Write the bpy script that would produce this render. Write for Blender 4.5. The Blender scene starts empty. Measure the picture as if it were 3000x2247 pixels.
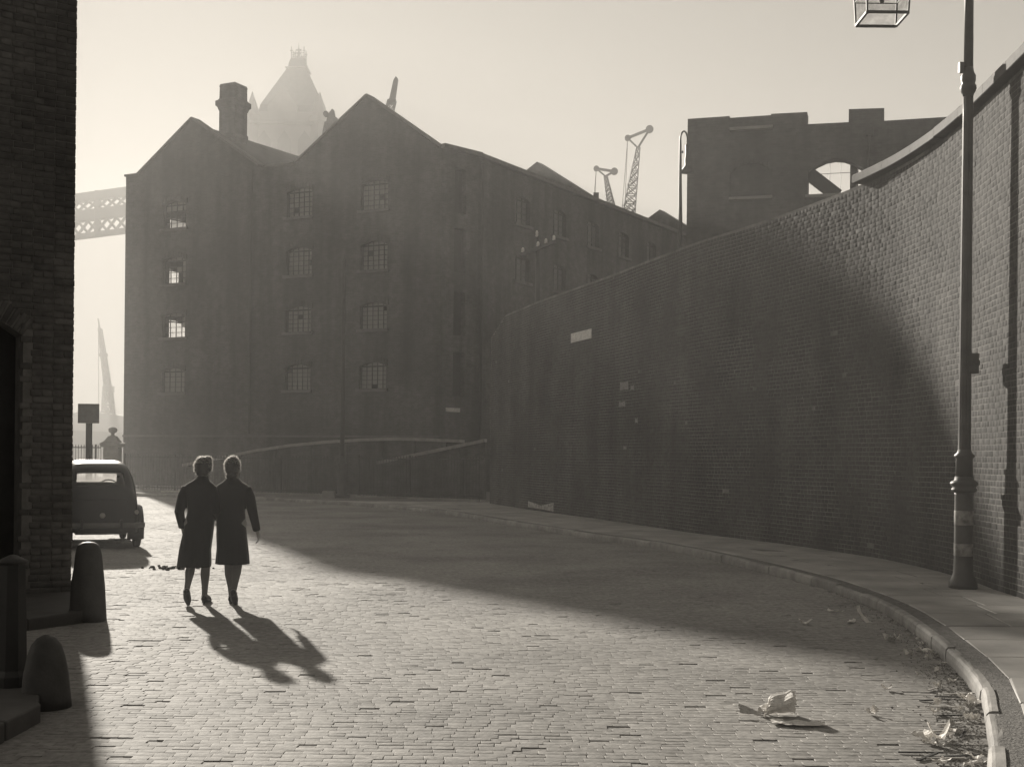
import bpy, bmesh, math, random
import numpy as np
from mathutils import Vector, Matrix
from mathutils.geometry import tessellate_polygon

random.seed(7)
RS = np.random.RandomState(11)
SC = bpy.context.scene
COL = SC.collection
rad = math.radians

# ------------------------------------------------------------------ camera
cam_d = bpy.data.cameras.new('camera')
cam_d.sensor_width = 36.0
cam_d.lens = 36.0 * 2700 / 2212
cam_d.shift_y = 159.5 / 2212
cam_d.clip_end = 3000
cam = bpy.data.objects.new('camera', cam_d)
COL.objects.link(cam)
cam.matrix_world = Matrix.Translation((0, 0, 1.7)) @ Matrix.Rotation(rad(90), 4, 'X') @ Matrix.Rotation(rad(0.6), 4, 'Z')
SC.camera = cam

# ------------------------------------------------------------------ light
SUN_AZ, SUN_EL = -20.7, 18.0          # degrees left of the view axis, above the horizon
TINT = (1.0, 0.922, 0.815)
world = bpy.data.worlds.new('World')
SC.world = world
world.use_nodes = True
nt = world.node_tree
nt.nodes.clear()
sky = nt.nodes.new('ShaderNodeTexSky')
sky.sky_type = 'NISHITA'
sky.sun_disc = False
sky.sun_elevation = rad(SUN_EL)
sky.sun_rotation = rad(SUN_AZ)
sky.dust_density = 4.0
sky.air_density = 1.2
bw = nt.nodes.new('ShaderNodeRGBToBW')
gam = nt.nodes.new('ShaderNodeMath'); gam.operation = 'POWER'; gam.inputs[1].default_value = 0.34
tint = nt.nodes.new('ShaderNodeMix'); tint.data_type = 'RGBA'; tint.blend_type = 'MULTIPLY'
tint.inputs['Factor'].default_value = 1.0
tint.inputs[7].default_value = (*TINT, 1)
bg = nt.nodes.new('ShaderNodeBackground'); bg.inputs['Strength'].default_value = 0.045
wo = nt.nodes.new('ShaderNodeOutputWorld')
nt.links.new(sky.outputs[0], bw.inputs[0]); nt.links.new(bw.outputs[0], gam.inputs[0])
nt.links.new(gam.outputs[0], tint.inputs[6]); nt.links.new(tint.outputs[2], bg.inputs[0])
nt.links.new(bg.outputs[0], wo.inputs[0])

sun_d = bpy.data.lights.new('sun', 'SUN')
sun_d.energy = 5.0
sun_d.angle = rad(1.0)
sun_d.color = (1.0, 0.932, 0.828)
sun = bpy.data.objects.new('sun', sun_d)
COL.objects.link(sun)
sv = Vector((math.sin(rad(SUN_AZ)) * math.cos(rad(SUN_EL)), math.cos(rad(SUN_AZ)) * math.cos(rad(SUN_EL)), math.sin(rad(SUN_EL))))
sun.rotation_euler = sv.to_track_quat('Z', 'Y').to_euler()
sun.location = (-30, 60, 60)

SC.view_settings.view_transform = 'Standard'
SC.view_settings.look = 'None'
SC.view_settings.gamma = 1.0
SC.view_settings.exposure = 1.13
SC.render.engine = 'CYCLES'
SC.cycles.use_denoising = True
SC.cycles.denoising_input_passes = 'RGB_ALBEDO_NORMAL'
SC.cycles.denoising_prefilter = 'ACCURATE'
SC.cycles.max_bounces = 6
SC.cycles.volume_bounces = 0
SC.cycles.transparent_max_bounces = 16
SC.cycles.sample_clamp_indirect = 4.0

HAZE_DENSITY = 0.0023
HAZE_ANISO = 0.28

# ------------------------------------------------------------------ helpers
def tag(o, label=None, cat=None, group=None, kind=None):
    if label: o['label'] = label
    if cat: o['category'] = cat
    if group: o['group'] = group
    if kind: o['kind'] = kind
    return o

def empty(name, loc, label, cat, group=None):
    o = bpy.data.objects.new(name, None)
    o.empty_display_size = 0.2
    COL.objects.link(o)
    o.location = loc
    return tag(o, label, cat, group)

def adopt(o, parent):
    o.parent = parent
    if parent is not None and parent.type == 'EMPTY':   # parts are modelled in world coordinates
        o.matrix_parent_inverse = Matrix.Translation(-parent.location)
    return o

def link_mesh(name, me, m, parent=None, smooth=False):
    if m is not None and len(me.materials) == 0:
        me.materials.append(m)
    if smooth:
        me.polygons.foreach_set('use_smooth', [True] * len(me.polygons))
    o = bpy.data.objects.new(name, me)
    COL.objects.link(o)
    if parent is not None:
        adopt(o, parent)
    return o

class MB:
    def __init__(self):
        self.v = []; self.f = []
    def add(self, vs, fs):
        k = len(self.v)
        self.v += [tuple(p) for p in vs]
        self.f += [tuple(i + k for i in q) for q in fs]
        return self
    def obox(self, c, ax, ay, az):
        c, ax, ay, az = Vector(c), Vector(ax), Vector(ay), Vector(az)
        vs = [c + sx * ax + sy * ay + sz * az for sz in (-1, 1) for sx, sy in ((-1, -1), (1, -1), (1, 1), (-1, 1))]
        return self.add(vs, [(0, 3, 2, 1), (4, 5, 6, 7), (0, 1, 5, 4), (1, 2, 6, 5), (2, 3, 7, 6), (3, 0, 4, 7)])
    def box(self, x0, x1, y0, y1, z0, z1):
        return self.obox(((x0 + x1) / 2, (y0 + y1) / 2, (z0 + z1) / 2), ((x1 - x0) / 2, 0, 0), (0, (y1 - y0) / 2, 0), (0, 0, (z1 - z0) / 2))
    def beam(self, a, b, w, h=None, up=(0, 0, 1)):
        a, b = Vector(a), Vector(b); h = w if h is None else h
        d = b - a
        if d.length < 1e-6: return self
        t = d.normalized(); u = Vector(up)
        if abs(t.dot(u)) > 0.98: u = Vector((0, 1, 0)) if abs(t.y) < 0.9 else Vector((1, 0, 0))
        s = t.cross(u).normalized(); u = s.cross(t).normalized()
        return self.obox((a + b) / 2, d / 2, s * (w / 2), u * (h / 2))
    def tube(self, pts, r, n=8, cap=True):
        pts = [Vector(p) for p in pts]
        rs = r if isinstance(r, (list, tuple)) else [r] * len(pts)
        rings = []; prev = None
        for i, p in enumerate(pts):
            t = (pts[min(i + 1, len(pts) - 1)] - pts[max(i - 1, 0)]).normalized()
            if prev is None:
                ref = Vector((0, 0, 1)) if abs(t.z) < 0.9 else Vector((1, 0, 0))
                s = t.cross(ref).normalized()
            else:
                s = (prev - t * prev.dot(t)).normalized()
            prev = s
            q = t.cross(s)
            rr = rs[i]
            ra, rb = rr if isinstance(rr, tuple) else (rr, rr)
            rings.append([p + s * (ra * math.cos(2 * math.pi * k / n)) + q * (rb * math.sin(2 * math.pi * k / n)) for k in range(n)])
        return self.loft(rings, cap)
    def loft(self, rings, cap=True):
        n = len(rings[0]); k = len(self.v)
        for r in rings: self.v += [tuple(p) for p in r]
        for i in range(len(rings) - 1):
            for j in range(n):
                a = k + i * n + j; b = k + i * n + (j + 1) % n
                self.f.append((a, b, b + n, a + n))
        if cap:
            self.f.append(tuple(k + j for j in reversed(range(n))))
            self.f.append(tuple(k + (len(rings) - 1) * n + j for j in range(n)))
        return self
    def lathe(self, prof, n=24, c=(0, 0, 0), flute=0.0, nf=12, z0=-9, z1=99, ax=None):
        rings = []
        for r, z in prof:
            ring = []
            for k in range(n):
                a = 2 * math.pi * k / n
                rr = r * (1 - flute * (0.5 + 0.5 * math.cos(nf * a))) if (flute and z0 <= z <= z1) else r
                p = (rr * math.cos(a), rr * math.sin(a), z)
                if ax is not None:
                    e1, e2, e3 = ax
                    p = tuple(e1[i] * p[0] + e2[i] * p[1] + e3[i] * p[2] for i in range(3))
                ring.append((c[0] + p[0], c[1] + p[1], c[2] + p[2]))
            rings.append(ring)
        return self.loft(rings, True)
    def prism(self, poly, off):
        n = len(poly); off = Vector(off)
        a = [Vector(p) for p in poly]; b = [p + off for p in a]
        fs = [tuple(range(n)), tuple(reversed(range(n, 2 * n)))]
        fs += [(i, i + n, (i + 1) % n + n, (i + 1) % n) for i in range(n)]
        return self.add(a + b, fs)
    def wall(self, outer, holes, P, d, nrm, th):
        """vertical wall in the plane through P along d; outlines in (s, z); th behind the face along -nrm"""
        loops = [outer] + holes
        P, d, nrm = Vector((P[0], P[1], 0)), Vector((d[0], d[1], 0)), Vector((nrm[0], nrm[1], 0))
        flat = [p for lp in loops for p in lp]
        tris = tessellate_polygon([[Vector((s, z, 0)) for s, z in lp] for lp in loops])
        F = [P + d * s + Vector((0, 0, z)) for s, z in flat]
        B = [p - nrm * th for p in F]
        n = len(F)
        fs = [tuple(t) for t in tris] + [tuple(i + n for i in reversed(t)) for t in tris]
        k = 0
        for lp in loops:
            m = len(lp)
            fs += [(k + i, k + (i + 1) % m, k + (i + 1) % m + n, k + i + n) for i in range(m)]
            k += m
        return self.add(F + B, fs)
    def build(self, name, m, parent=None, smooth=False, fix=True):
        me = bpy.data.meshes.new(name)
        me.from_pydata(self.v, [], self.f)
        if fix:
            bm = bmesh.new(); bm.from_mesh(me)
            bmesh.ops.recalc_face_normals(bm, faces=bm.faces)
            bm.to_mesh(me); bm.free()
        me.update()
        return link_mesh(name, me, m, parent, smooth)

def bevel(o, w, seg=2):
    md = o.modifiers.new('bevel', 'BEVEL'); md.width = w; md.segments = seg
    md.limit_method = 'ANGLE'; md.angle_limit = rad(35)
    return o

# ------------------------------------------------------------------ materials (neutral greys with a faint warmth)
WARM = (1.0, 0.97, 0.925)
MATS = {}
def mat(name, v, rough=0.85, var=0.25, scale=3.0, bump=0.3, bscale=40.0, bdist=0.01, island=0.0, spec=0.3, metal=0.0, stain=0.0, sscale=0.5, streak=0.0):
    m = bpy.data.materials.new(name); MATS[name] = m
    m.use_nodes = True
    t = m.node_tree; N = t.nodes; L = t.links
    b = N['Principled BSDF']
    b.inputs['Roughness'].default_value = rough
    b.inputs['Metallic'].default_value = metal
    b.inputs['Specular IOR Level'].default_value = spec
    geo_ = N.new('ShaderNodeNewGeometry'); POS = geo_.outputs['Position']
    no = N.new('ShaderNodeTexNoise'); no.inputs['Scale'].default_value = scale; no.inputs['Detail'].default_value = 6; no.inputs['Roughness'].default_value = 0.62
    L.new(POS, no.inputs['Vector'])
    mr = N.new('ShaderNodeMapRange'); mr.inputs[1].default_value = 0.28; mr.inputs[2].default_value = 0.72
    mr.inputs[3].default_value = 1 - var; mr.inputs[4].default_value = 1 + var
    L.new(no.outputs[0], mr.inputs[0])
    cur = mr.outputs[0]
    if stain:
        n2 = N.new('ShaderNodeTexNoise'); n2.inputs['Scale'].default_value = sscale; n2.inputs['Detail'].default_value = 5
        L.new(POS, n2.inputs['Vector'])
        m2 = N.new('ShaderNodeMapRange'); m2.inputs[1].default_value = 0.4; m2.inputs[2].default_value = 0.66
        m2.inputs[3].default_value = 1.0; m2.inputs[4].default_value = 1 - stain
        L.new(n2.outputs[0], m2.inputs[0])
        q = N.new('ShaderNodeMath'); q.operation = 'MULTIPLY'
        L.new(cur, q.inputs[0]); L.new(m2.outputs[0], q.inputs[1]); cur = q.outputs[0]
    if streak:      # soot and damp runs down the face
        vm = N.new('ShaderNodeVectorMath'); vm.operation = 'MULTIPLY'; vm.inputs[1].default_value = (1.6, 1.6, 0.13)
        L.new(POS, vm.inputs[0])
        n4 = N.new('ShaderNodeTexNoise'); n4.inputs['Scale'].default_value = 1.0; n4.inputs['Detail'].default_value = 4
        L.new(vm.outputs[0], n4.inputs['Vector'])
        m4 = N.new('ShaderNodeMapRange'); m4.inputs[1].default_value = 0.42; m4.inputs[2].default_value = 0.68
        m4.inputs[3].default_value = 1.0; m4.inputs[4].default_value = 1 - streak
        L.new(n4.outputs[0], m4.inputs[0])
        q = N.new('ShaderNodeMath'); q.operation = 'MULTIPLY'
        L.new(cur, q.inputs[0]); L.new(m4.outputs[0], q.inputs[1]); cur = q.outputs[0]
    if island:
        g = N.new('ShaderNodeNewGeometry'); oi = N.new('ShaderNodeObjectInfo')
        ad = N.new('ShaderNodeMath'); ad.operation = 'ADD'
        fr = N.new('ShaderNodeMath'); fr.operation = 'FRACT'
        L.new(g.outputs['Random Per Island'], ad.inputs[0]); L.new(oi.outputs['Random'], ad.inputs[1]); L.new(ad.outputs[0], fr.inputs[0])
        m3 = N.new('ShaderNodeMapRange'); m3.inputs[3].default_value = 1 - island; m3.inputs[4].default_value = 1 + island
        L.new(fr.outputs[0], m3.inputs[0])
        q = N.new('ShaderNodeMath'); q.operation = 'MULTIPLY'
        L.new(cur, q.inputs[0]); L.new(m3.outputs[0], q.inputs[1]); cur = q.outputs[0]
    mx = N.new('ShaderNodeMix'); mx.data_type = 'RGBA'; mx.blend_type = 'MULTIPLY'; mx.inputs['Factor'].default_value = 1
    mx.inputs[6].default_value = (v * WARM[0], v * WARM[1], v * WARM[2], 1)
    L.new(cur, mx.inputs[7]); L.new(mx.outputs[2], b.inputs['Base Color'])
    if bump:
        nb = N.new('ShaderNodeTexNoise'); nb.inputs['Scale'].default_value = bscale; nb.inputs['Detail'].default_value = 5
        L.new(POS, nb.inputs['Vector'])
        bp = N.new('ShaderNodeBump'); bp.inputs['Strength'].default_value = bump; bp.inputs['Distance'].default_value = bdist
        L.new(nb.outputs[0], bp.inputs['Height']); L.new(bp.outputs[0], b.inputs['Normal'])
    return m

def brick_mat(name, v, mortar, sx=1.0, bump=0.4):
    """brickwork too far off to pick apart: course pattern by texture, mapped along the wall"""
    m = mat(name, v, 0.9, 0.32, 3.5, 0.25, 30, 0.01, stain=0.45, sscale=0.3, streak=0.45)
    t = m.node_tree; N = t.nodes; L = t.links
    b = N['Principled BSDF']
    src = b.inputs['Base Color'].links[0].from_socket
    geo = N.new('ShaderNodeNewGeometry'); tc = N.new('ShaderNodeTexCoord')
    cr = N.new('ShaderNodeVectorMath'); cr.operation = 'CROSS_PRODUCT'; cr.inputs[1].default_value = (0, 0, 1)
    L.new(geo.outputs['True Normal'], cr.inputs[0])
    dt = N.new('ShaderNodeVectorMath'); dt.operation = 'DOT_PRODUCT'
    L.new(cr.outputs[0], dt.inputs[0]); L.new(tc.outputs['Object'], dt.inputs[1])
    sp = N.new('ShaderNodeSeparateXYZ'); L.new(tc.outputs['Object'], sp.inputs[0])
    cb = N.new('ShaderNodeCombineXYZ'); L.new(dt.outputs['Value'], cb.inputs[0]); L.new(sp.outputs[2], cb.inputs[1])
    br = N.new('ShaderNodeTexBrick'); br.inputs['Scale'].default_value = 1.0
    br.inputs['Brick Width'].default_value = 0.235; br.inputs['Row Height'].default_value = 0.076; br.inputs['Mortar Size'].default_value = 0.006
    br.inputs['Color1'].default_value = (0.8, 0.8, 0.8, 1); br.inputs['Color2'].default_value = (1.15, 1.15, 1.15, 1)
    br.inputs['Mortar'].default_value = (mortar / v,) * 3 + (1,)
    L.new(cb.outputs[0], br.inputs['Vector'])
    mx = N.new('ShaderNodeMix'); mx.data_type = 'RGBA'; mx.blend_type = 'MULTIPLY'; mx.inputs['Factor'].default_value = 1
    L.new(src, mx.inputs[6]); L.new(br.outputs['Color'], mx.inputs[7]); L.new(mx.outputs[2], b.inputs['Base Color'])
    return m

M_SETT = mat('granite_sett', 0.31, 0.80, 0.34, 16, 0.7, 34, 0.005, island=0.08, spec=0.14, stain=0.32, sscale=0.45)
M_BED = mat('road_dirt', 0.17, 0.9, 0.4, 12, 0.5, 60)
M_GROUND = mat('far_ground', 0.16, 0.9, 0.3, 0.2, 0.3, 3)
M_FLAG = mat('york_flagstone', 0.43, 0.62, 0.18, 2.5, 0.3, 35, 0.006, island=0.12, spec=0.4, stain=0.3, sscale=1.2)
M_KERB = mat('granite_kerb', 0.33, 0.78, 0.25, 6, 0.4, 60, 0.006, island=0.15, spec=0.45, stain=0.25, sscale=2)
M_GRIT = mat('grit', 0.19, 0.95, 0.45, 22, 1.0, 60, 0.03)
M_BRICK = mat('stock_brick', 0.082, 0.9, 0.36, 22, 0.35, 60, 0.004, island=0.2, stain=0.4, sscale=0.42, spec=0.2, streak=0.4)
M_MORTAR = mat('lime_mortar', 0.19, 0.95, 0.35, 6, 0.4, 80, 0.004, stain=0.6, sscale=0.8)
M_LBRICK = mat('sooty_brick', 0.14, 0.9, 0.3, 10, 0.4, 60, 0.005, island=0.18, stain=0.4, sscale=0.6)
M_LMORT = mat('sooty_mortar', 0.18, 0.95, 0.3, 6, 0.4, 80)
M_WARE = brick_mat('warehouse_brick', 0.11, 0.15)
M_RUIN = brick_mat('ruin_brick', 0.11, 0.125)
M_SLATE = mat('slate', 0.07, 0.7, 0.3, 1.5, 0.3, 10)
M_DSTONE = mat('mid_dark_stone', 0.15, 0.85, 0.25, 4, 0.3, 30, 0.01)  # mid-dark stone tone for sills, cornice, string course and gable copings
M_LPAVE = mat('shaded_flag', 0.12, 0.7, 0.25, 3, 0.3, 35, 0.006, stain=0.3)  # flagstone colour darkened to stand for the shade on the left pavements
M_RAMP = mat('pale_ramp_coping', 0.36, 0.85, 0.25, 4, 0.3, 30, 0.01)
M_STONE = mat('weathered_stone', 0.36, 0.85, 0.25, 4, 0.35, 30, 0.01, stain=0.35, sscale=1.0)
M_COPE = mat('coping_stone', 0.12, 0.8, 0.25, 4, 0.4, 30, 0.01, island=0.15, stain=0.3)
M_IRON = mat('cast_iron', 0.06, 0.62, 0.3, 6, 0.25, 60, 0.004, spec=0.3, stain=0.2)
M_POST = mat('grey_painted_iron', 0.13, 0.5, 0.3, 6, 0.25, 60, 0.004, spec=0.4, stain=0.3, sscale=3)
M_IRON2 = mat('dark_paint_iron', 0.03, 0.5, 0.3, 6, 0.2, 60, 0.004, spec=0.5)
M_WHITE = mat('worn_white_paint', 0.42, 0.7, 0.35, 14, 0.2, 60, 0.003, stain=0.6, sscale=9)
M_PLATE = mat('enamel_plate', 0.75, 0.5, 0.35, 30, 0.0, 40, stain=0.25, sscale=8)
M_PAPER = mat('newsprint', 0.82, 0.8, 0.15, 30, 0.2, 50, 0.004, stain=0.2, sscale=20)
M_PAPERD = mat('dirty_paper', 0.45, 0.85, 0.3, 20, 0.3, 60, 0.004)
M_SCRAP = mat('faded_bill', 0.22, 0.85, 0.4, 20, 0.3, 60, 0.004)
M_DUNG = mat('dung', 0.03, 0.95, 0.3, 20, 0.8, 60, 0.02)
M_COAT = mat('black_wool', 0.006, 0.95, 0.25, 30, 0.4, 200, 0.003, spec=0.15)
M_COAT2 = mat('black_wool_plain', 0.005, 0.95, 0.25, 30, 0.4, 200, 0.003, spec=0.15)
M_SKIN = mat('skin', 0.30, 0.6, 0.05, 20, 0.05, 90)
M_STOCK = mat('stocking', 0.15, 0.6, 0.1, 20, 0.05, 90)
M_SHOE = mat('black_leather', 0.012, 0.35, 0.1, 20, 0.05, 90, spec=0.5)
M_HAIR = mat('dark_hair', 0.03, 0.45, 0.3, 60, 0.8, 160, 0.006, spec=0.6)
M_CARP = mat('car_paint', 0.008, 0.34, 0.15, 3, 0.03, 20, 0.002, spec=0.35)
M_TYRE = mat('tyre_rubber', 0.02, 0.85, 0.15, 12, 0.2, 60)
M_CHROME = mat('dull_chrome', 0.35, 0.3, 0.1, 12, 0.0, metal=1.0)
M_WOOD = mat('tarred_timber', 0.035, 0.8, 0.3, 5, 0.3, 30)
M_POLE = mat('weathered_pole', 0.10, 0.85, 0.3, 5, 0.3, 30)
M_INSUL = mat('porcelain', 0.8, 0.25, 0.03, 12, 0.0)
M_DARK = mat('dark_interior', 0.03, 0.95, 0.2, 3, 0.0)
M_BOARD = mat('sign_board', 0.10, 0.7, 0.25, 8, 0.1, 30)
M_FARB = mat('far_building', 0.12, 0.95, 0.2, 0.2, 0.0)
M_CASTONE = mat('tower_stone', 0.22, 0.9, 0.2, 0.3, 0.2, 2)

for _m in (M_COAT, M_COAT2):
    _b = _m.node_tree.nodes['Principled BSDF']
    _b.inputs['Sheen Weight'].default_value = 0.45; _b.inputs['Sheen Roughness'].default_value = 0.35; _b.inputs['Sheen Tint'].default_value = (1, .97, .92, 1)
M_WISP = bpy.data.materials.new('loose_hair'); M_WISP.use_nodes = True
_t = M_WISP.node_tree; _b = _t.nodes['Principled BSDF']
_b.inputs['Base Color'].default_value = (.04, .038, .035, 1); _b.inputs['Roughness'].default_value = .4
_tr = _t.nodes.new('ShaderNodeBsdfTranslucent'); _tr.inputs[0].default_value = (.75, .72, .68, 1)
_mx = _t.nodes.new('ShaderNodeMixShader'); _mx.inputs[0].default_value = .65
_t.links.new(_b.outputs[0], _mx.inputs[1]); _t.links.new(_tr.outputs[0], _mx.inputs[2]); _t.links.new(_mx.outputs[0], _t.nodes['Material Output'].inputs['Surface'])

def glass_mat(name, dark, transp, rough=0.15):
    m = bpy.data.materials.new(name); m.use_nodes = True
    t = m.node_tree; N = t.nodes; L = t.links
    b = N['Principled BSDF']; b.inputs['Base Color'].default_value = (dark, dark * .97, dark * .92, 1)
    b.inputs['Roughness'].default_value = rough
    tr = N.new('ShaderNodeBsdfTransparent'); mx = N.new('ShaderNodeMixShader')
    n = N.new('ShaderNodeTexNoise'); n.inputs['Scale'].default_value = 4
    mr = N.new('ShaderNodeMapRange'); mr.inputs[1].default_value = .3; mr.inputs[2].default_value = .7
    mr.inputs[3].default_value = max(0, transp - .15); mr.inputs[4].default_value = min(1, transp + .1)
    L.new(n.outputs[0], mr.inputs[0]); L.new(mr.outputs[0], mx.inputs[0])
    L.new(b.outputs[0], mx.inputs[1]); L.new(tr.outputs[0], mx.inputs[2])
    L.new(mx.outputs[0], N['Material Output'].inputs['Surface'])
    return m
G_DIRTY = glass_mat('dirty_window_glass', 0.32, 0.05, 0.5)
G_SIDE = glass_mat('sooty_side_glass', 0.14, 0.05, 0.5)
G_FLANK = glass_mat('grimy_flank_glass', 0.1, 0.93, 0.3)
G_CLEAR = glass_mat('clear_glass', 0.10, 0.85, 0.05)
G_LANT = glass_mat('sooted_lantern_glass', 0.05, 0.84, 0.95)
G_LANT.node_tree.nodes['Principled BSDF'].inputs['Specular IOR Level'].default_value = 0.0
G_CAR = glass_mat('dusty_car_glass', 0.3, 0.62, 0.5)
_t = G_CAR.node_tree; _tl = _t.nodes.new('ShaderNodeBsdfTranslucent'); _tl.inputs[0].default_value = (.85, .83, .8, 1)
_mxs = [n for n in _t.nodes if n.type == 'MIX_SHADER'][0]; _t.links.new(_tl.outputs[0], _mxs.inputs[1])

# ------------------------------------------------------------------ curves of the place (metres)
WALL_PTS = [(-0.75, 42.8), (0.75, 37.2), (2.3, 32.3), (3.2, 29.2), (3.92, 26.8), (4.58, 25.1), (5.18, 23.4), (5.76, 21.4), (6.05, 19.9), (6.16, 18.4), (6.14, 17.0), (6.03, 15.5), (5.90, 14.0), (5.72, 12.5), (5.48, 11.0), (5.15, 9.5), (4.7, 8.0), (3.7, 6.5), (3.0, 5.0)]
KERB_PTS = [(1.6, 4.5), (2.25, 5.9), (2.69, 7.01), (3.03, 7.98), (3.29, 8.74), (3.52, 9.65), (3.73, 10.77), (3.93, 11.96), (4.12, 13.48), (4.18, 15.19), (4.05, 17.43), (3.45, 20.93), (2.65, 24.04), (1.47, 26.92), (-0.03, 31.21), (-2.1, 37.13), (-4.68, 41.4), (-6.45, 43.6), (-8.0, 45.4), (-10.35, 47.4), (-12.8, 48.8), (-14.8, 49.7), (-17.5, 51.0), (-24.0, 53.0)]

def catmull(pts, step=0.05):
    P = [np.array(p, float) for p in pts]
    P = [2 * P[0] - P[1]] + P + [2 * P[-1] - P[-2]]
    out = []
    for i in range(1, len(P) - 2):
        a, b, c, d = P[i - 1], P[i], P[i + 1], P[i + 2]
        n = max(2, int(np.linalg.norm(c - b) / step))
        for k in range(n):
            t = k / n
            out.append(0.5 * ((2 * b) + (c - a) * t + (2 * a - 5 * b + 4 * c - d) * t * t + (3 * b - a - 3 * c + d) * t ** 3))
    out.append(P[-2])
    out = np.array(out)
    s = np.concatenate([[0], np.cumsum(np.linalg.norm(np.diff(out, axis=0), axis=1))])
    return out, s

class Path:
    def __init__(self, pts):
        self.p, self.s = catmull(pts); self.len = self.s[-1]
    def pos(self, s):
        s = np.asarray(s, float)
        return np.stack([np.interp(s, self.s, self.p[:, 0]), np.interp(s, self.s, self.p[:, 1])], -1)
    def tan(self, s):
        d = self.pos(np.asarray(s) + 0.08) - self.pos(np.asarray(s) - 0.08)
        return d / np.linalg.norm(d, axis=-1, keepdims=True)
    def s_at_y(self, y):
        i = np.argmin(np.abs(self.p[:, 1] - y)); return self.s[i]

WALL = Path(WALL_PTS)
KERB = Path(KERB_PTS)
_k = np.argsort(KERB.p[:, 1]); KY, KX = KERB.p[_k, 1], KERB.p[_k, 0]
_w = np.argsort(WALL.p[:, 1]); WY, WX = WALL.p[_w, 1], WALL.p[_w, 0]
kerb_x = lambda y: np.interp(y, KY, KX)
wall_x = lambda y: np.interp(y, WY, WX)

# bevelled blocks, many at once (setts, bricks): one mesh, each block its own island
BF = [(8, 9, 10, 11)] + [(i, (i + 1) % 4, (i + 1) % 4 + 4, i + 4) for i in range(4)] + [(i + 4, (i + 1) % 4 + 4, (i + 1) % 4 + 8, i + 8) for i in range(4)]
CORN = np.array([(-1, -1), (1, -1), (1, 1), (-1, 1)], float)
def block_verts(Cn, A, B, Nn, ha, hb, depth, inset, low, jit):
    n = len(Cn)
    V = np.zeros((n, 12, 3))
    for r, (ins, dz) in enumerate(((0.0, -depth), (0.0, -low), (inset, 0.0))):
        for k in range(4):
            a = (ha - ins) * CORN[k, 0]; b = (hb - ins) * CORN[k, 1]
            p = Cn + A * a[:, None] + B * b[:, None] + Nn * dz
            if r: p = p + (RS.rand(n, 3) - .5) * 2 * jit
            V[:, r * 4 + k] = p
    return V
def block_mesh(name, V, m):
    n = len(V)
    me = bpy.data.meshes.new(name)
    me.vertices.add(n * 12); me.vertices.foreach_set('co', V.reshape(-1))
    F = (np.array(BF)[None] + (np.arange(n) * 12)[:, None, None]).reshape(-1)
    me.loops.add(len(F)); me.loops.foreach_set('vertex_index', F)
    nf = n * 9
    me.polygons.add(nf); me.polygons.foreach_set('loop_start', np.arange(nf) * 4)
    me.update(calc_edges=True); me.validate()
    me.materials.append(m)
    return me
def block_object(name, V, m, parent):
    """one block as an object of its own, origin at its centre"""
    c = V.mean(0)
    me = block_mesh(name, (V - c)[None], m)
    o = bpy.data.objects.new(name, me); COL.objects.link(o)
    o.location = c
    o.parent = parent
    o.matrix_parent_inverse = Matrix.Translation(-parent.location)
    return o
def in_view(P):
    """rough test: inside the picture's field of view"""
    u = P[:, 0] / P[:, 1]; v = (P[:, 2] - 1.7) / P[:, 1]
    return (np.abs(u) < 0.405) & (v > -0.246) & (v < 0.364) & (P[:, 1] > 1)

# ================================================================== GROUND, ROAD, PAVEMENTS
def sheet(name, pts, z, m, kind='structure'):
    me = bpy.data.meshes.new(name)
    me.from_pydata([(x, y, z) for x, y in pts], [], [tuple(range(len(pts)))])
    o = link_mesh(name, me, m); return tag(o, kind=kind)

sheet('ground', [(-345, -40), (345, -40), (345, 340), (-345, 340)], -0.30, M_GROUND)
def dip(x, y):    # the carriageway has settled into shallow dips and wheel tracks
    return .006 * math.sin(.9 * x + .4) * math.sin(.75 * y) + .004 * math.sin(.4 * y + .25 * x) + .004 * math.sin(1.9 * x - .5 * y + 1.0)
gx = np.linspace(-60, 20, 161); gy = np.linspace(-20, 56, 153)
me = bpy.data.meshes.new('road')
me.from_pydata([(x, y, dip(x, y) - .0068) for y in gy for x in gx], [], [(j * 161 + i, j * 161 + i + 1, (j + 1) * 161 + i + 1, (j + 1) * 161 + i) for j in range(152) for i in range(160)])
road = tag(link_mesh('road', me, M_BED, smooth=True), kind='structure')

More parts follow.
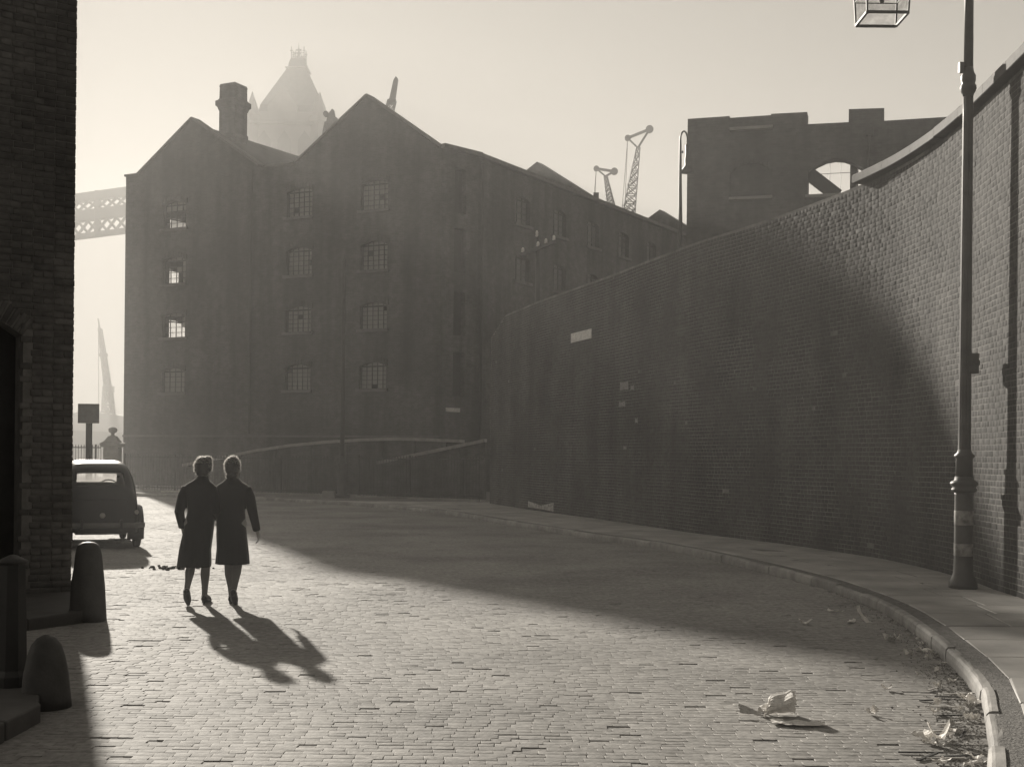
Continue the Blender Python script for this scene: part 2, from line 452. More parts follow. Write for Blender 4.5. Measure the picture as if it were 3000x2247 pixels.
# granite setts in courses across the street
Cs, As, Bs, Ns, HA, HB = [], [], [], [], [], []
y = 5.0
while y < 51.0:
    dep = random.uniform(0.065, 0.092)
    yc = y + dep / 2
    x1 = float(kerb_x(yc)) - 0.02; x0 = -0.43 * yc - 1.4
    if yc < 9: x0 = -5.4
    x = x0 - random.uniform(0, .2)
    ph = random.uniform(-.004, .004)
    while x < x1 + 0.1:
        w = random.uniform(0.09, 0.165)
        xc = x + w / 2
        yy = yc + 0.05 * math.sin(xc * 0.55 + 1.0) + 0.014 * math.sin(xc * 2.1 + y) - 0.012 * xc
        if xc < float(kerb_x(yy)) - 0.01:
            sl = 0.05 * .55 * math.cos(xc * .55 + 1.0) - 0.012 + random.gauss(0, .018)
            tx, ty = random.gauss(0, .005), random.gauss(0, .006)
            a = np.array([1, sl, tx]); b = np.array([-sl, 1, ty])
            nz = np.cross(a, b)
            # the carriageway is slightly cambered and worn into shallow hollows
            zz = dip(xc, yy) + random.gauss(0, .0005) - (random.uniform(.003, .007) if random.random() < .035 else 0)
            Cs.append((xc, yy, zz)); As.append(a / np.linalg.norm(a)); Bs.append(b / np.linalg.norm(b)); Ns.append(nz / np.linalg.norm(nz))
            HA.append(w / 2 - (random.uniform(-.001, .0006) if random.random() < .85 else random.uniform(.001, .004))); HB.append(dep / 2 - (random.uniform(-.0012, .0008) if random.random() < .80 else (random.uniform(.002, .005) if random.random() < .7 else random.uniform(.006, .012))))
        x += w
    y += dep
Cs, As, Bs, Ns, HA, HB = map(np.array, (Cs, As, Bs, Ns, HA, HB))
V = block_verts(Cs, As, Bs, Ns, HA, HB, 0.05, 0.004, 0.0006, 0.0005)
vis = in_view(Cs); order = np.argsort(Cs[:, 1] + np.where(vis, 0, 1000)); near = order[:290]
rest = np.ones(len(Cs), bool); rest[near] = False
for i in near: block_object('sett', V[i], M_SETT, road)
tag(link_mesh('setts', block_mesh('setts', V[rest], M_SETT), None, road), kind='stuff')

# right-hand pavement: bed, kerbstones, grit strip, flags
ZP = 0.12
def offs(path, s, d):
    p = path.pos(s); t = path.tan(s); n = np.array([t[1], -t[0]]); return p + n * d
kerb_side = [tuple(offs(KERB, s, 0.06)) for s in np.linspace(0, KERB.len, 160)]
pave = MB()
poly = [(x, y, 0.114) for x, y in kerb_side] + [(-24, 64, .114), (14, 64, .114), (14, 4.5, .114)]
pave.prism(poly, (0, 0, -0.25))
pave = pave.build('pavement', M_GRIT); tag(pave, kind='structure')

s = 0.2
while s < KERB.len - 1:
    L = random.uniform(0.7, 1.15)
    n = 5
    rings = []
    ztop = 0.117 + random.uniform(-.009, .009); wob = random.uniform(-.008, .008); wd = 0.085
    for k in range(n + 1):
        q = s + 0.006 + (L - 0.012) * k / n + (random.uniform(-.004, .004) if k in (0, n) else 0)
        p = KERB.pos(q); t = KERB.tan(q); nn = np.array([t[1], -t[0]])
        pts = []
        for d, z in ((wob + .008, -0.06), (wob, 0.05), (wob + .006, ztop - .022), (wob + .022, ztop - .004), (wob + .04, ztop), (wd, ztop), (wd, -.06)):
            w = p + nn * d + nn * random.gauss(0, .001)
            pts.append((w[0], w[1], z + (random.gauss(0, .0013) if z > .04 else 0)))
        rings.append(pts)
    MB().loft(rings).build('kerbstone', M_KERB, pave, smooth=False)
    s += L

# York stone flags in courses across the pavement
y = 4.8; row = 0
while y < 43.0:
    d = random.uniform(0.72, 1.02)
    ya, yb = y + 0.007, y + d - 0.007
    def edge(yy):   # inner edge of the grit strip
        i = np.argmin(np.abs(KERB.p[:, 1] - yy)); q = KERB.s[i]
        return float(offs(KERB, q, 0.085 + 0.17)[0]) + 0.0
    xa, xb = edge(ya), edge(yb)
    ra, rb = float(wall_x(ya)) + .05, float(wall_x(yb)) + .05
    width = max(ra - xa, rb - xb)
    if width > 0.25:
        cuts = [0.0]; w = width
        nfl = max(1, int(round(w / random.uniform(.62, .85))))
        cuts = [0.0] + [(k + random.uniform(-.18, .18)) / nfl for k in range(1, nfl)] + [1.0]
        for k in range(nfl):
            g = 0.006
            f0, f1 = cuts[k], cuts[k + 1]
            q = [(xa + (ra - xa) * f0 + g, ya), (xa + (ra - xa) * f1 - g, ya), (xb + (rb - xb) * f1 - g, yb), (xb + (rb - xb) * f0 + g, yb)]
            z = ZP + random.gauss(0, .002)
            tl = [random.gauss(0, .0025) for _ in range(4)]
            ins = .012
            cx = sum(p[0] for p in q) / 4; cy = sum(p[1] for p in q) / 4
            lo = [(p[0], p[1], .05) for p in q]; mid = [(p[0], p[1], z - .008 + t) for p, t in zip(q, tl)]
            top = [(p[0] + ins * (1 if p[0] < cx else -1), p[1] + ins * (1 if p[1] < cy else -1), z + t) for p, t in zip(q, tl)]
            MB().loft([lo, mid, top]).build('flagstone', M_FLAG, pave)
    y += d; row += 1

# left pavement corners
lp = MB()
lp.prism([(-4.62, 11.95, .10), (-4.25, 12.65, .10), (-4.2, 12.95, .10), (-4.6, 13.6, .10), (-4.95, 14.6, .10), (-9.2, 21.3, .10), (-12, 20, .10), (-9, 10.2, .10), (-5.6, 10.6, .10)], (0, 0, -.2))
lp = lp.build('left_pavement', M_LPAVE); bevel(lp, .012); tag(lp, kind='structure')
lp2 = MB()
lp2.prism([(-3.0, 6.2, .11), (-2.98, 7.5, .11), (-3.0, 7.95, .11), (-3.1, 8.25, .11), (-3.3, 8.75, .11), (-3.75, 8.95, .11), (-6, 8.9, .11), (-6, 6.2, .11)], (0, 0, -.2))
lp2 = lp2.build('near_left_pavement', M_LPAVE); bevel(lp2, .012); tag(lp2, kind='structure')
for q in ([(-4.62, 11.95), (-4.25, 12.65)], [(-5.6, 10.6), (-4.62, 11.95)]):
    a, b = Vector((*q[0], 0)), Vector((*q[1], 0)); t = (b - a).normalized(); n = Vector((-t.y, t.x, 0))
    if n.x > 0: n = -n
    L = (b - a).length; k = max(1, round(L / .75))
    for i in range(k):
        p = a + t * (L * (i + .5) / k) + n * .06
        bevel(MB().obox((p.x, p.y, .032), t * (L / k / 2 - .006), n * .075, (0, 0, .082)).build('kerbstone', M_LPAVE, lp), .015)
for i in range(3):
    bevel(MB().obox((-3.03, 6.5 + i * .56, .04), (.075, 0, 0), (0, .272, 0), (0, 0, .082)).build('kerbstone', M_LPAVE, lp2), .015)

# ================================================================== THE LONG CURVED BRICK WALL
ZT = 6.36
wall = empty('brick_wall', (5.7, 15, 0.12), 'tall curved brick boundary wall along the right-hand pavement, lit at its near end', 'wall')
def top_at(s):
    return ZT - max(0.0, 0.55 * (1 - s / 1.9))
# core of lime mortar, face just behind the brick faces
ss = np.linspace(0, WALL.len, 220)
core = MB(); rings = []
for s in ss:
    p = WALL.pos(s); t = WALL.tan(s); n = np.array([t[1], -t[0]])  # path runs towards the camera: n points to the street?
    if n[0] > 0: n = -n
    f = p - n * 0.0015; b = p - n * 0.46; zt = top_at(s) - .004
    rings.append([(f[0], f[1], 0), (b[0], b[1], 0), (b[0], b[1], zt), (f[0], f[1], zt)])
core.loft(rings).build('mortar_core', M_MORTAR, wall)

Cs, As, Bs, Ns, HA, HB = [], [], [], [], [], []
course = 0; z = 0.115
H = 0.0755
while z + H < ZT + .01:
    s = random.uniform(0.0, 0.06)
    hdr = course % 2 == 1
    while s < WALL.len - .3:
        # mostly English bond, with the odd mis-laid brick
        L = (0.112 if hdr else 0.224)
        if random.random() < .04: L = 0.112
        L += random.gauss(0, .004)
        if z + H <= top_at(s) + 0.02 and random.random() > .0015:
            sc = s + L / 2
            p = WALL.pos(sc); t = WALL.tan(sc); n = np.array([t[1], -t[0]])
            if n[0] > 0: n = -n
            e = max(-.0004, random.gauss(.0002, .0008)) + (.003 if random.random() < .02 else 0)
            wav = .004 * math.sin(sc * 1.7 + course * .05)
            c = (p[0] + n[0] * e, p[1] + n[1] * e, z + H / 2 + wav + random.gauss(0, .0012))
            tw = random.gauss(0, .0025)
            a = np.array([t[0] + n[0] * tw, t[1] + n[1] * tw, random.gauss(0, .008)]); a /= np.linalg.norm(a)
            nn = np.array([n[0] - t[0] * tw, n[1] - t[1] * tw, random.gauss(0, .004)]); nn /= np.linalg.norm(nn)
            Cs.append(c); As.append(a); Bs.append(np.cross(nn, a)); Ns.append(nn)
            HA.append(L / 2 - random.uniform(.0005, .0025)); HB.append(H / 2 - .0048 - random.uniform(0, .002))
        s += L + .0095
    z += H; course += 1
Cs, As, Bs, Ns, HA, HB = map(np.array, (Cs, As, Bs, Ns, HA, HB))
V = block_verts(Cs, As, Bs, Ns, HA, HB, 0.05, 0.0022, 0.0008, 0.0004)
vis = in_view(Cs); d = np.linalg.norm(Cs - np.array([0, 0, 1.7]), axis=1)
order = np.argsort(d - np.where(HA > .09, .8, 0) + np.where(vis, 0, 1000)); near = order[:290]
rest = np.ones(len(Cs), bool); rest[near] = False
for i in near: block_object('brick', V[i], M_BRICK, wall)
tag(link_mesh('brickwork', block_mesh('brickwork', V[rest], M_BRICK), None, wall), kind='stuff')
del V

# coping stones over the near half
s = WALL.s_at_y(21.2)
while s < WALL.len - .6:
    L = random.uniform(0.85, 1.1); rings = []
    dz = random.gauss(0, .006)
    for k in range(6):
        q = s + .004 + (L - .008) * k / 5
        p = WALL.pos(q); t = WALL.tan(q); n = np.array([t[1], -t[0]])
        if n[0] > 0: n = -n
        rings.append([(p[0] + n[0] * e, p[1] + n[1] * e, zz + dz) for e, zz in ((.11, ZT + .02), (.12, ZT + .03), (.12, ZT + .15), (.10, ZT + .17), (-.2, ZT + .22), (-.58, ZT + .2), (-.58, ZT + .02))])
    MB().loft(rings).build('coping_stone', M_COPE, wall)
    s += L
# a bedding course under the coping
def on_wall(s, z, out=0.0):
    p = WALL.pos(s); t = WALL.tan(s); n = np.array([t[1], -t[0]])
    if n[0] > 0: n = -n
    return Vector((p[0] + n[0] * out, p[1] + n[1] * out, z)), Vector((t[0], t[1], 0)), Vector((n[0], n[1], 0))
def s_for_u(u):
    r = WALL.p[:, 0] / WALL.p[:, 1]; return WALL.s[np.argmin(np.abs(r[:len(r)] - u))]

def wall_patch(name, u0, u1, outline, m, parent=None, th=.004, out=.008):
    """thin sheet following the wall: outline in fractions (0..1 along, metres up)"""
    s0, s1 = s_for_u(u0), s_for_u(u1)
    b = MB(); F = []; K = []
    for f, z in outline:
        q = s0 + (s1 - s0) * f
        p, t, n = on_wall(q, z, out); F.append(p); K.append(p - n * th)
    n = len(F)
    b.add(F + K, [tuple(range(n)), tuple(reversed(range(n, 2 * n)))] + [(i, i + n, (i + 1) % n + n, (i + 1) % n) for i in range(n)])
    return b.build(name, m, parent)
wall_patch('whitewash_patch', .0135, .034, [(0, .38), (.5, .30), (.55, .30), (1, .42), (1, .17), (.6, .19), (.45, .19), (0, .2)], M_WHITE, wall)
for u0, u1, z0, z1 in ((.0860, .0925, 3.38, 3.60), (.0945, .0972, 3.36, 3.48), (.0853, .0903, 2.98, 3.12), (.0985, .1005, 2.55, 2.68), (.0893, .0915, 1.92, 2.02)):
    wall_patch('paper_scrap', u0, u1, [(0, z0), (.5, z0 + .02), (1, z0), (.95, z1), (.4, z1 - .03), (.05, z1)], M_SCRAP, wall)

pl = wall_patch('name_plate', .0467, .0630, [(0, 4.87), (1, 4.87), (1, 5.12), (0, 5.12)], M_PLATE, None, .02, .026)
tag(pl, 'long pale weathered street name plate fixed high on the curved brick wall', 'sign')

# ================================================================== LEFT CORNER BUILDING
LB_P = Vector((-5.10, 14.5, 0)); LB_D = Vector((-.8, -.6, 0)); LB_N = Vector((.6, -.8, 0)); LB_B = Vector((-.6, .8, 0))
lb = empty('corner_building', (-5.1, 14.5, 0), 'tall dark sooty brick corner building cutting off the left edge', 'building')
S0, S1, ZS, RISE = 0.56, 2.50, 3.02, 0.34      # gateway opening: jambs, springing, rise
def arch_pts(s0, s1, zs, rise, n=12):
    out = []
    for k in range(n + 1):
        f = k / n; out.append((s0 + (s1 - s0) * f, zs + rise * (1 - (2 * f - 1) ** 2)))
    return out
opening = [(S0, .10)] + arch_pts(S0, S1, ZS, RISE) + [(S1, .10)]
outer = [(0, 0), (0, 12.5), (4.4, 12.5), (4.4, 0)]
MB().wall(outer, [opening[::-1]], (LB_P - LB_N * .012)[:2], LB_D[:2], LB_N[:2], 0.45).build('front_wall', M_LMORT, lb)
b = MB(); p0 = LB_P - LB_N * .012 - LB_D * .0; q = LB_P + LB_B * 7.5
b.obox((LB_P + LB_B * 3.9 + LB_D * .24 - LB_N * .48 + Vector((0, 0, 6.25))), LB_B * 3.4, LB_D * .225, (0, 0, 6.25)); b.build('side_wall', M_LMORT, lb)
MB().obox(LB_P + LB_D * 1.5 - LB_N * .36 + Vector((0, 0, 1.7)), LB_D * 1.1, LB_N * .04, (0, 0, 1.7)).build('gate', M_WOOD, lb)
MB().prism([LB_P + Vector((0, 0, 12.5)) + LB_N * .1 - LB_D * .1, LB_P + LB_D * 4.5 + LB_N * .1 + Vector((0, 0, 12.5)), LB_P + LB_D * 4.5 + LB_B * 7.6 + Vector((0, 0, 12.5)), LB_P - LB_D * .1 + LB_B * 7.6 + Vector((0, 0, 12.5))], (0, 0, .25)).build('roof', M_SLATE, lb)
Cs, As, Bs, Ns, HA, HB = [], [], [], [], [], []
z = 0.0; course = 0; H = .0755
dn = np.array(LB_D); nn = np.array(LB_N)
while z < 12.4:
    s = -.004 if course % 2 == 0 else -.004
    first = True
    while s < 2.9:
        L = .112 if (course % 2) else .224
        if first and course % 2 == 0: L = .224
        first = False
        L += random.gauss(0, .003)
        sc = s + L / 2; zc = z + H / 2
        inside = S0 - .02 < sc < S1 + .02 and zc < ZS + RISE * (1 - (2 * (sc - S0) / (S1 - S0) - 1) ** 2) + .235
        if not inside:
            e = random.gauss(0, .003)
            Cs.append(np.array(LB_P) + dn * sc + nn * e + np.array([0, 0, zc])); As.append(-dn); Ns.append(nn); Bs.append(np.array([0, 0, 1.]))
            HA.append(L / 2); HB.append(H / 2 - .005)
        s += L + .0095
    z += H; course += 1
# the voussoirs of the gate arch
for k in range(30):
    f = (k + .5) / 30; sc = S0 + (S1 - S0) * f
    zc = ZS + RISE * (1 - (2 * f - 1) ** 2); sl = -RISE * 4 * (2 * f - 1) / (S1 - S0)
    a = dn + np.array([0, 0, sl]); a /= np.linalg.norm(a)
    up = np.cross(a, nn); up = up if up[2] > 0 else -up
    Cs.append(np.array(LB_P) + dn * sc + np.array([0, 0, zc]) + up * .112 + nn * .004); As.append(-a); Bs.append(up); Ns.append(nn)
    HA.append(.0275); HB.append(.108)
Cs, As, Bs, Ns, HA, HB = map(np.array, (Cs, As, Bs, Ns, HA, HB))
V = block_verts(Cs, As, Bs, Ns, HA, HB, 0.03, 0.006, 0.006, 0.0025)
vis = in_view(Cs); order = np.argsort(np.abs(Cs[:, 2] - 2.5) + np.where(vis, 0, 1000)); near = order[:290]
rest = np.ones(len(Cs), bool); rest[near] = False
for i in near: block_object('brick', V[i], M_LBRICK, lb)
tag(link_mesh('brickwork', block_mesh('brickwork', V[rest], M_LBRICK), None, lb), kind='stuff')

# ================================================================== GABLED WAREHOUSE
C1 = Vector((-3.2, 55.0, 0)); a1 = rad(63.5); D1 = Vector((-math.sin(a1), math.cos(a1), 0)); N1 = Vector((-math.cos(a1), -math.sin(a1), 0))
C2 = Vector((-1.65, 56.55, 0)); a2 = rad(31.5); D2 = Vector((math.sin(a2), math.cos(a2), 0)); N2 = Vector((math.cos(a2), -math.sin(a2), 0))
if N1.y > 0: N1 = -N1
WL = 18.4
LC = C1 + D1 * WL
wh = empty('warehouse', (-11, 59, 0), 'soot-dark twin-gabled brick warehouse closing the end of the street', 'building')
UP = Vector((0, 0, 1))
def seg_open(s0, s1, z0, z1, rise=.18):
    n = 6
    return [(s0, z0)] + [(s0 + (s1 - s0) * k / n, z1 - rise + rise * (1 - (2 * k / n - 1) ** 2)) for k in range(n + 1)] + [(s1, z0)]
prof = [(0, 0), (0, 15.3), (.26, 15.34), (3.97, 18.03), (8.0, 15.3), (9.65, 15.33), (10.1, 15.45), (14.15, 18.12), (17.62, 15.66), (WL, 15.66), (WL, 0)]
cols = [(14.47, 15.93), (6.94, 8.40), (2.80, 4.24)]
rows = [(12.84, 14.18), (10.12, 11.42), (7.45, 8.66), (4.74, 5.94)]
openings = [(ci, ri, s0, s1, z0, z1) for ci, (s0, s1) in enumerate(cols) for ri, (z0, z1) in enumerate(rows)]
MB().wall(prof, [seg_open(s0, s1, z0, z1)[::-1] for _, _, s0, s1, z0, z1 in openings], C1[:2], D1[:2], N1[:2], .5).build('gable_wall', M_WARE, wh)

def window(P, d, n, s0, s1, z0, z1, parent, glass, skip=(), nx=5, nz=5, rise=.18, setback=.2, gap=.012):
    """segment-headed iron window: frame with glazing bars, one pane to each light"""
    P, d, n = Vector((P[0], P[1], 0)), Vector((d[0], d[1], 0)), Vector((n[0], n[1], 0))
    at = lambda s, z, o=0: P + d * s + UP * z - n * (setback + o)
    w = MB()
    for i in range(nx + 1):
        s = s0 + (s1 - s0) * i / nx; f = 2 * i / nx - 1
        w.beam(at(s, z0), at(s, z1 - rise + rise * (1 - f * f)), .022 if 0 < i < nx else .07, .05, up=n)
    for k in range(nz + 1):
        z = z0 + (z1 - rise - z0) * k / nz
        w.beam(at(s0, z), at(s1, z), .05, .022 if 0 < k < nz else .06)
    f = w.build('window', M_IRON2, parent)
    b = MB(); b.obox(at((s0 + s1) / 2, z0 - .07) + n * (setback + .03), d * ((s1 - s0) / 2 + .12), n * .10, UP * .065); b.build('sill', M_DSTONE, f)
    hz = (z1 - rise - z0) / nz; hx = (s1 - s0) / nx
    for k in range(nz):
        for i in range(nx):
            if (i, k) in skip: continue
            a, c = at(s0 + hx * (i + .06), z0 + hz * (k + .06), .02), at(s0 + hx * (i + .94), z0 + hz * (k + .94), .02)
            q = MB().add([a, a + d * hx * .88, c, c - d * hx * .88], [(0, 1, 2, 3)]).build('pane', glass, f, fix=False)
    # arched head light
    pts = [at(s0 + (s1 - s0) * j / 6, z1 - rise + rise * (1 - (2 * j / 6 - 1) ** 2), .02) for j in range(7)]
    MB().add(pts, [tuple(range(7))]).build('head_pane', glass, f, fix=False)
    return f

for ci, ri, s0, s1, z0, z1 in openings:
    if ci == 0:
        # the corner room: broken lights, daylight through from the flank windows
        skip = {0: {(i, k) for i in range(5) for k in range(3)}, 1: {(i, k) for i in range(1, 4) for k in range(4) if not (i == 1 and k == 2)}, 2: {(i, k) for i in range(4) for k in range(4) if not (i == 0 and k > 1)}, 3: set()}[ri]
        window(C1, D1, N1, s0, s1, z0, z1, wh, G_DIRTY, skip, nx=4, nz=4)
    else:
        sk = {(ci * 2 + ri) % 5 * 1: 0}
        window(C1, D1, N1, s0, s1, z0, z1, wh, G_DIRTY, {((ci * 3 + ri * 2) % 5, (ri + ci) % 5)})
    # relieving arch of headers over each window
    b = MB(); n = 10
    for k in range(n):
        f = (k + .5) / n; sc = s0 - .1 + (s1 - s0 + .2) * f; zz = z1 - .18 + .18 * (1 - (2 * f - 1) ** 2) + .15
        p = C1 + D1 * sc + UP * zz + N1 * .02
        b.obox(p, D1 * ((s1 - s0 + .2) / n / 2 - .008) + UP * (-.18 * 4 * (2 * f - 1) / (s1 - s0) * .075), N1 * .03, UP * .12)
    b.build('arch_ring', M_WARE, wh)

# flank (left) wall: from LC away along D2, openings lined with the corner room
FO = ((2.1, 4.6, 13.25, 14.08), (2.1, 3.6, 10.3, 11.40), (2.1, 4.2, 7.4, 8.72))
flank_open = [seg_open(*o, .1) for o in FO]
NF = Vector((-math.cos(a2), math.sin(a2), 0))
MB().wall([(0.45, 0), (0.45, 15.66), (24, 15.66), (24, 0)], [o[::-1] for o in flank_open], LC[:2], D2[:2], NF[:2], .45).build('flank_wall', M_WARE, wh)
for s0, s1, z0, z1 in FO:
    window(LC, D2, NF, s0, s1, z0, z1, wh, G_FLANK, nx=1, nz=1, rise=.1)
# chamfered corner and the long side wall
DC = (C2 - C1).normalized(); NC = Vector((DC.y, -DC.x, 0)); LCH = (C2 - C1).length
MB().wall([(0.0, 0), (0.0, 15.3), (LCH, 15.25), (LCH, 0)], [seg_open(.75, 1.45, z0, z0 + 2.0, .06)[::-1] for z0 in (4.4, 7.1, 9.9, 12.55)], C1[:2], DC[:2], NC[:2], .45).build('corner_wall', M_WARE, wh)
for z0 in (4.4, 7.1, 9.9, 12.55):
    c = C1 + DC * 1.1 + UP * (z0 + .98) - NC * .3
    b = MB()
    for k in (-1, 0, 1): b.obox(c + DC * (k * .23), DC * .11, NC * .03, UP * .97)
    b.build('loading_door', M_WOOD, wh)
SL = 34.0
sopen = []
for i in range(8):
    s = 3.2 + i * 3.6
    for z0, z1 in rows:
        sopen.append((s, s + 1.4, z0, z1))
MB().wall([(0, 0), (0, 15.25), (SL, 15.25), (SL, 0)], [seg_open(*o)[::-1] for o in sopen], C2[:2], D2[:2], N2[:2], .45).build('side_wall', M_WARE, wh)
for s0, s1, z0, z1 in sopen:
    if s0 < 18 and z0 > 5: window(C2, D2, N2, s0, s1, z0, z1, wh, G_SIDE, nx=3, nz=4)
    else: window(C2, D2, N2, s0, s1, z0, z1, wh, G_SIDE, nx=1, nz=1)
b = MB()
for P_, D_, N_, L_, z_ in ((C2, D2, N2, SL, 15.25), (C1, DC, NC, LCH, 15.28)):
    b.obox(P_ + D_ * (L_ / 2) + UP * (z_ + .07) + N_ * .10, D_ * (L_ / 2 + .05), N_ * .14, UP * .09)
b.build('eaves_cornice', M_DSTONE, wh)
# plinth string, downpipe
MB().obox(C1 + D1 * (WL / 2) + UP * 2.58 + N1 * .03, D1 * (WL / 2), N1 * .05, UP * .05).build('string_course', M_DSTONE, wh)
MB().tube([C2 + D2 * .25 + N2 * .1 + UP * z for z in (.2, 5, 10, 15)], .07, 8).build('downpipe', M_IRON, wh)
MB().obox(LC + D2 * 24 + D1 * (-9) + UP * 7.6, D1 * 9.2, D2 * .2, UP * 7.6).build('back_wall', M_WARE, wh)
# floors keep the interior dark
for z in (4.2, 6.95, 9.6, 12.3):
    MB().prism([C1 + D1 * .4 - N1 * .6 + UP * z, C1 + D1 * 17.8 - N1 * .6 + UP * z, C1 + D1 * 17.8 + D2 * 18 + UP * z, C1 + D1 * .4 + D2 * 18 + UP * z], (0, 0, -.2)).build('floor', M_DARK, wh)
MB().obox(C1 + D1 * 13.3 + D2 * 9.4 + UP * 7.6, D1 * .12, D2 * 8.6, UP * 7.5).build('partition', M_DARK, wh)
# roofs running back behind the two gables, and the side range
def roof(prof_pts, P, d, back, L, name='roof', setb=.5):
    b = MB()
    poly = [P + d * s + UP * z + back * setb for s, z in prof_pts]
    b.prism(poly, back * L); return b.build(name, M_SLATE, wh)
pk = C1 + D1 * 3.97 + D2 * .5 + UP * 17.85; e0 = C1 + D1 * .1 + D2 * .5 + UP * 15.15; e1 = C1 + D1 * 7.95 + D2 * .5 + UP * 15.15; bk = C1 + D1 * 4.0 + D2 * 13 + UP * 15.2
MB().add([e0, pk, e1, bk + D1 * 3.9 - UP * .05, bk, bk - D1 * 3.9 - UP * .05], [(0, 1, 2), (0, 5, 4, 1), (1, 4, 3, 2), (0, 2, 3, 4, 5)]).build('roof', M_SLATE, wh)
MB().prism([C1 + D1 * .2 + D2 * 1 + UP * 15.1, C1 + D1 * 9 + D2 * 1 + UP * 15.1, C1 + D1 * 9 + D2 * 32 + UP * 15.1, C1 + D1 * .2 + D2 * 32 + UP * 15.1], (0, 0, -.2)).build('roof_deck', M_SLATE, wh)
roof([(9.7, 15.1), (14.15, 17.95), (17.6, 15.4)], C1, D1, D2, 23.3)
# parapet copings of the gables
for (sa, za), (sb, zb) in (((.1, 15.36), (3.97, 18.08)), ((3.97, 18.08), (7.95, 15.38)), ((8.0, 15.36), (9.75, 15.38)), ((10.0, 15.45), (14.15, 18.17)), ((14.15, 18.17), (17.65, 15.70)), ((17.65, 15.72), (18.45, 15.72))):
    MB().beam(C1 + D1 * sa + UP * za - N1 * .22, C1 + D1 * sb + UP * zb - N1 * .22, .62, .10).build('gable_coping', M_DSTONE, wh)
# lower rear roof seen between the gables and further front-facing gables along the side
MB().prism([Vector((-16.5, 72, 15.2)), Vector((-16.5, 72, 19.3)), Vector((-9.5, 70, 17.9)), Vector((-9.5, 70, 15.2))], D2 * 8).build('rear_roof', M_SLATE, wh)
for (x, yy, zp, hl, hr) in ((1.31, 75, 19.44, 3.3, 4.0), (9.87, 85, 18.65, 3.4, 3.6)):
    p = Vector((x, yy, zp))
    b = MB().prism([p - D1 * hr - UP * (hr * .66), p, p + D1 * hl - UP * (hl * .62), p + D1 * hl - UP * 6, p - D1 * hr - UP * 6], D2 * .8)
    b.build('rear_gable', M_WARE, wh)
MB().tube([C1 + D1 * 10.4 + N1 * .08 + UP * z for z in (2.7, 9, 15.2)], .06, 8).build('downpipe', M_IRON, wh)
MB().obox((0.15, 74.8, 18.4), (.25, 0, 0), (0, .25, 0), (0, 0, .55)).build('vent', M_WARE, wh)
MB().obox((4.86, 74.8, 17.0), (.16, 0, 0), (0, .2, 0), (0, 0, .55)).build('stub_chimney', M_WARE, wh)
# the big chimney at the left gable
ch = MB(); c = Vector((-14.23, 63.0, 0))
def sq(z, h): return [c + D1 * (sx * h) + N1 * (sy * h) + UP * z for sx, sy in ((-1, -1), (1, -1), (1, 1), (-1, 1))]
ch.loft([sq(12, .50), sq(18.95, .49)]).build('chimney', M_WARE, wh)
chm = bpy.data.objects['chimney']
MB().loft([sq(18.95, .51), sq(19.12, .56), sq(19.18, .63), sq(19.42, .63), sq(19.48, .54), sq(19.55, .49), sq(20.12, .48), sq(20.16, .5), sq(20.28, .46)]).build('chimney_cap', M_WARE, chm)
MB().loft([sq(17.55, .51), sq(17.6, .53), sq(17.75, .53), sq(17.8, .51)]).build('chimney_band', M_WARE, chm)

pl2 = MB().obox(C1 + DC * .75 + UP * 3.78 + NC * .03, DC * .42, NC * .02, UP * .09).build('name_plate', M_PLATE)
tag(pl2, 'small pale name plate low on the warehouse corner', 'sign')

# ================================================================== RUINED WALL BEYOND THE BRICK WALL
RP = Vector((5.51, 40, 0)); RD = Vector((.957, -.29, 0)); RN = Vector((-.29, -.957, 0))
ru = empty('ruined_building', (8, 39, 0), 'roofless brick building with stepped parapet and open arched window behind the curved wall', 'building')
rp = [(0, 0), (0, 12.58), (1.33, 12.58), (1.33, 12.52), (2.62, 12.52), (2.62, 12.56), (3.73, 12.54), (3.73, 12.16), (4.98, 12.14), (4.98, 12.54), (6.03, 12.50), (6.03, 12.11), (9.2, 12.1), (9.2, 0)]
MB().wall(rp, [seg_open(3.77, 5.40, 9.92, 11.05, .34)[::-1], seg_open(1.38, 2.68, 10.0, 11.12, .32)[::-1]], RP[:2], RD[:2], RN[:2], .55).build('front_wall', M_RUIN, ru)
MB().obox(RP - RN * 3.1 + RD * .25 + UP * 6.2, RD * .24, RN * 2.5, UP * 6.2).build('return_wall', M_RUIN, ru)
MB().obox(RP + RD * 5.12 - RN * 1.6 + UP * 6.0, RD * .10, RN * 1.0, UP * 6.0).build('inner_wall', M_RUIN, ru)
for z in (12.14, 9.94):
    MB().obox(RP + RD * 2.02 + UP * z + RN * .05, RD * .67, RN * .08, UP * .045).build('sill', M_STONE, ru)
MB().obox(RP + RD * 4.3 + UP * 9.9 + RN * .05, RD * .6, RN * .08, UP * .045).build('sill', M_STONE, ru)
b = MB()
for k in range(9):
    f = (k + .5) / 9; s = 1.36 + 1.32 * f; z = 10.85 + .3 * (1 - (2 * f - 1) ** 2)
    b.obox(RP + RD * s + UP * z + RN * .012, RD * .066 + UP * (-.06 * (2 * f - 1)), RN * .02, UP * .10)
b.build('blind_arch', M_RUIN, ru)
MB().obox(RP + RD * 2.03 - RN * .22 + UP * 10.55, RD * .75, RN * .08, UP * .75).build('bricked_up_arch', M_RUIN, ru)
b = MB(); o = RP - RN * .3
b.beam(o + RD * 3.7 + UP * 10.75, o + RD * 4.65 + UP * 9.95, .10, .42)
b.build('fallen_beam', M_WOOD, ru)
MB().beam(o + RD * 3.7 + UP * 10.62, o + RD * 4.15 + UP * 10.58, .1, .07).build('fallen_beam', M_WOOD, ru)
b = MB()
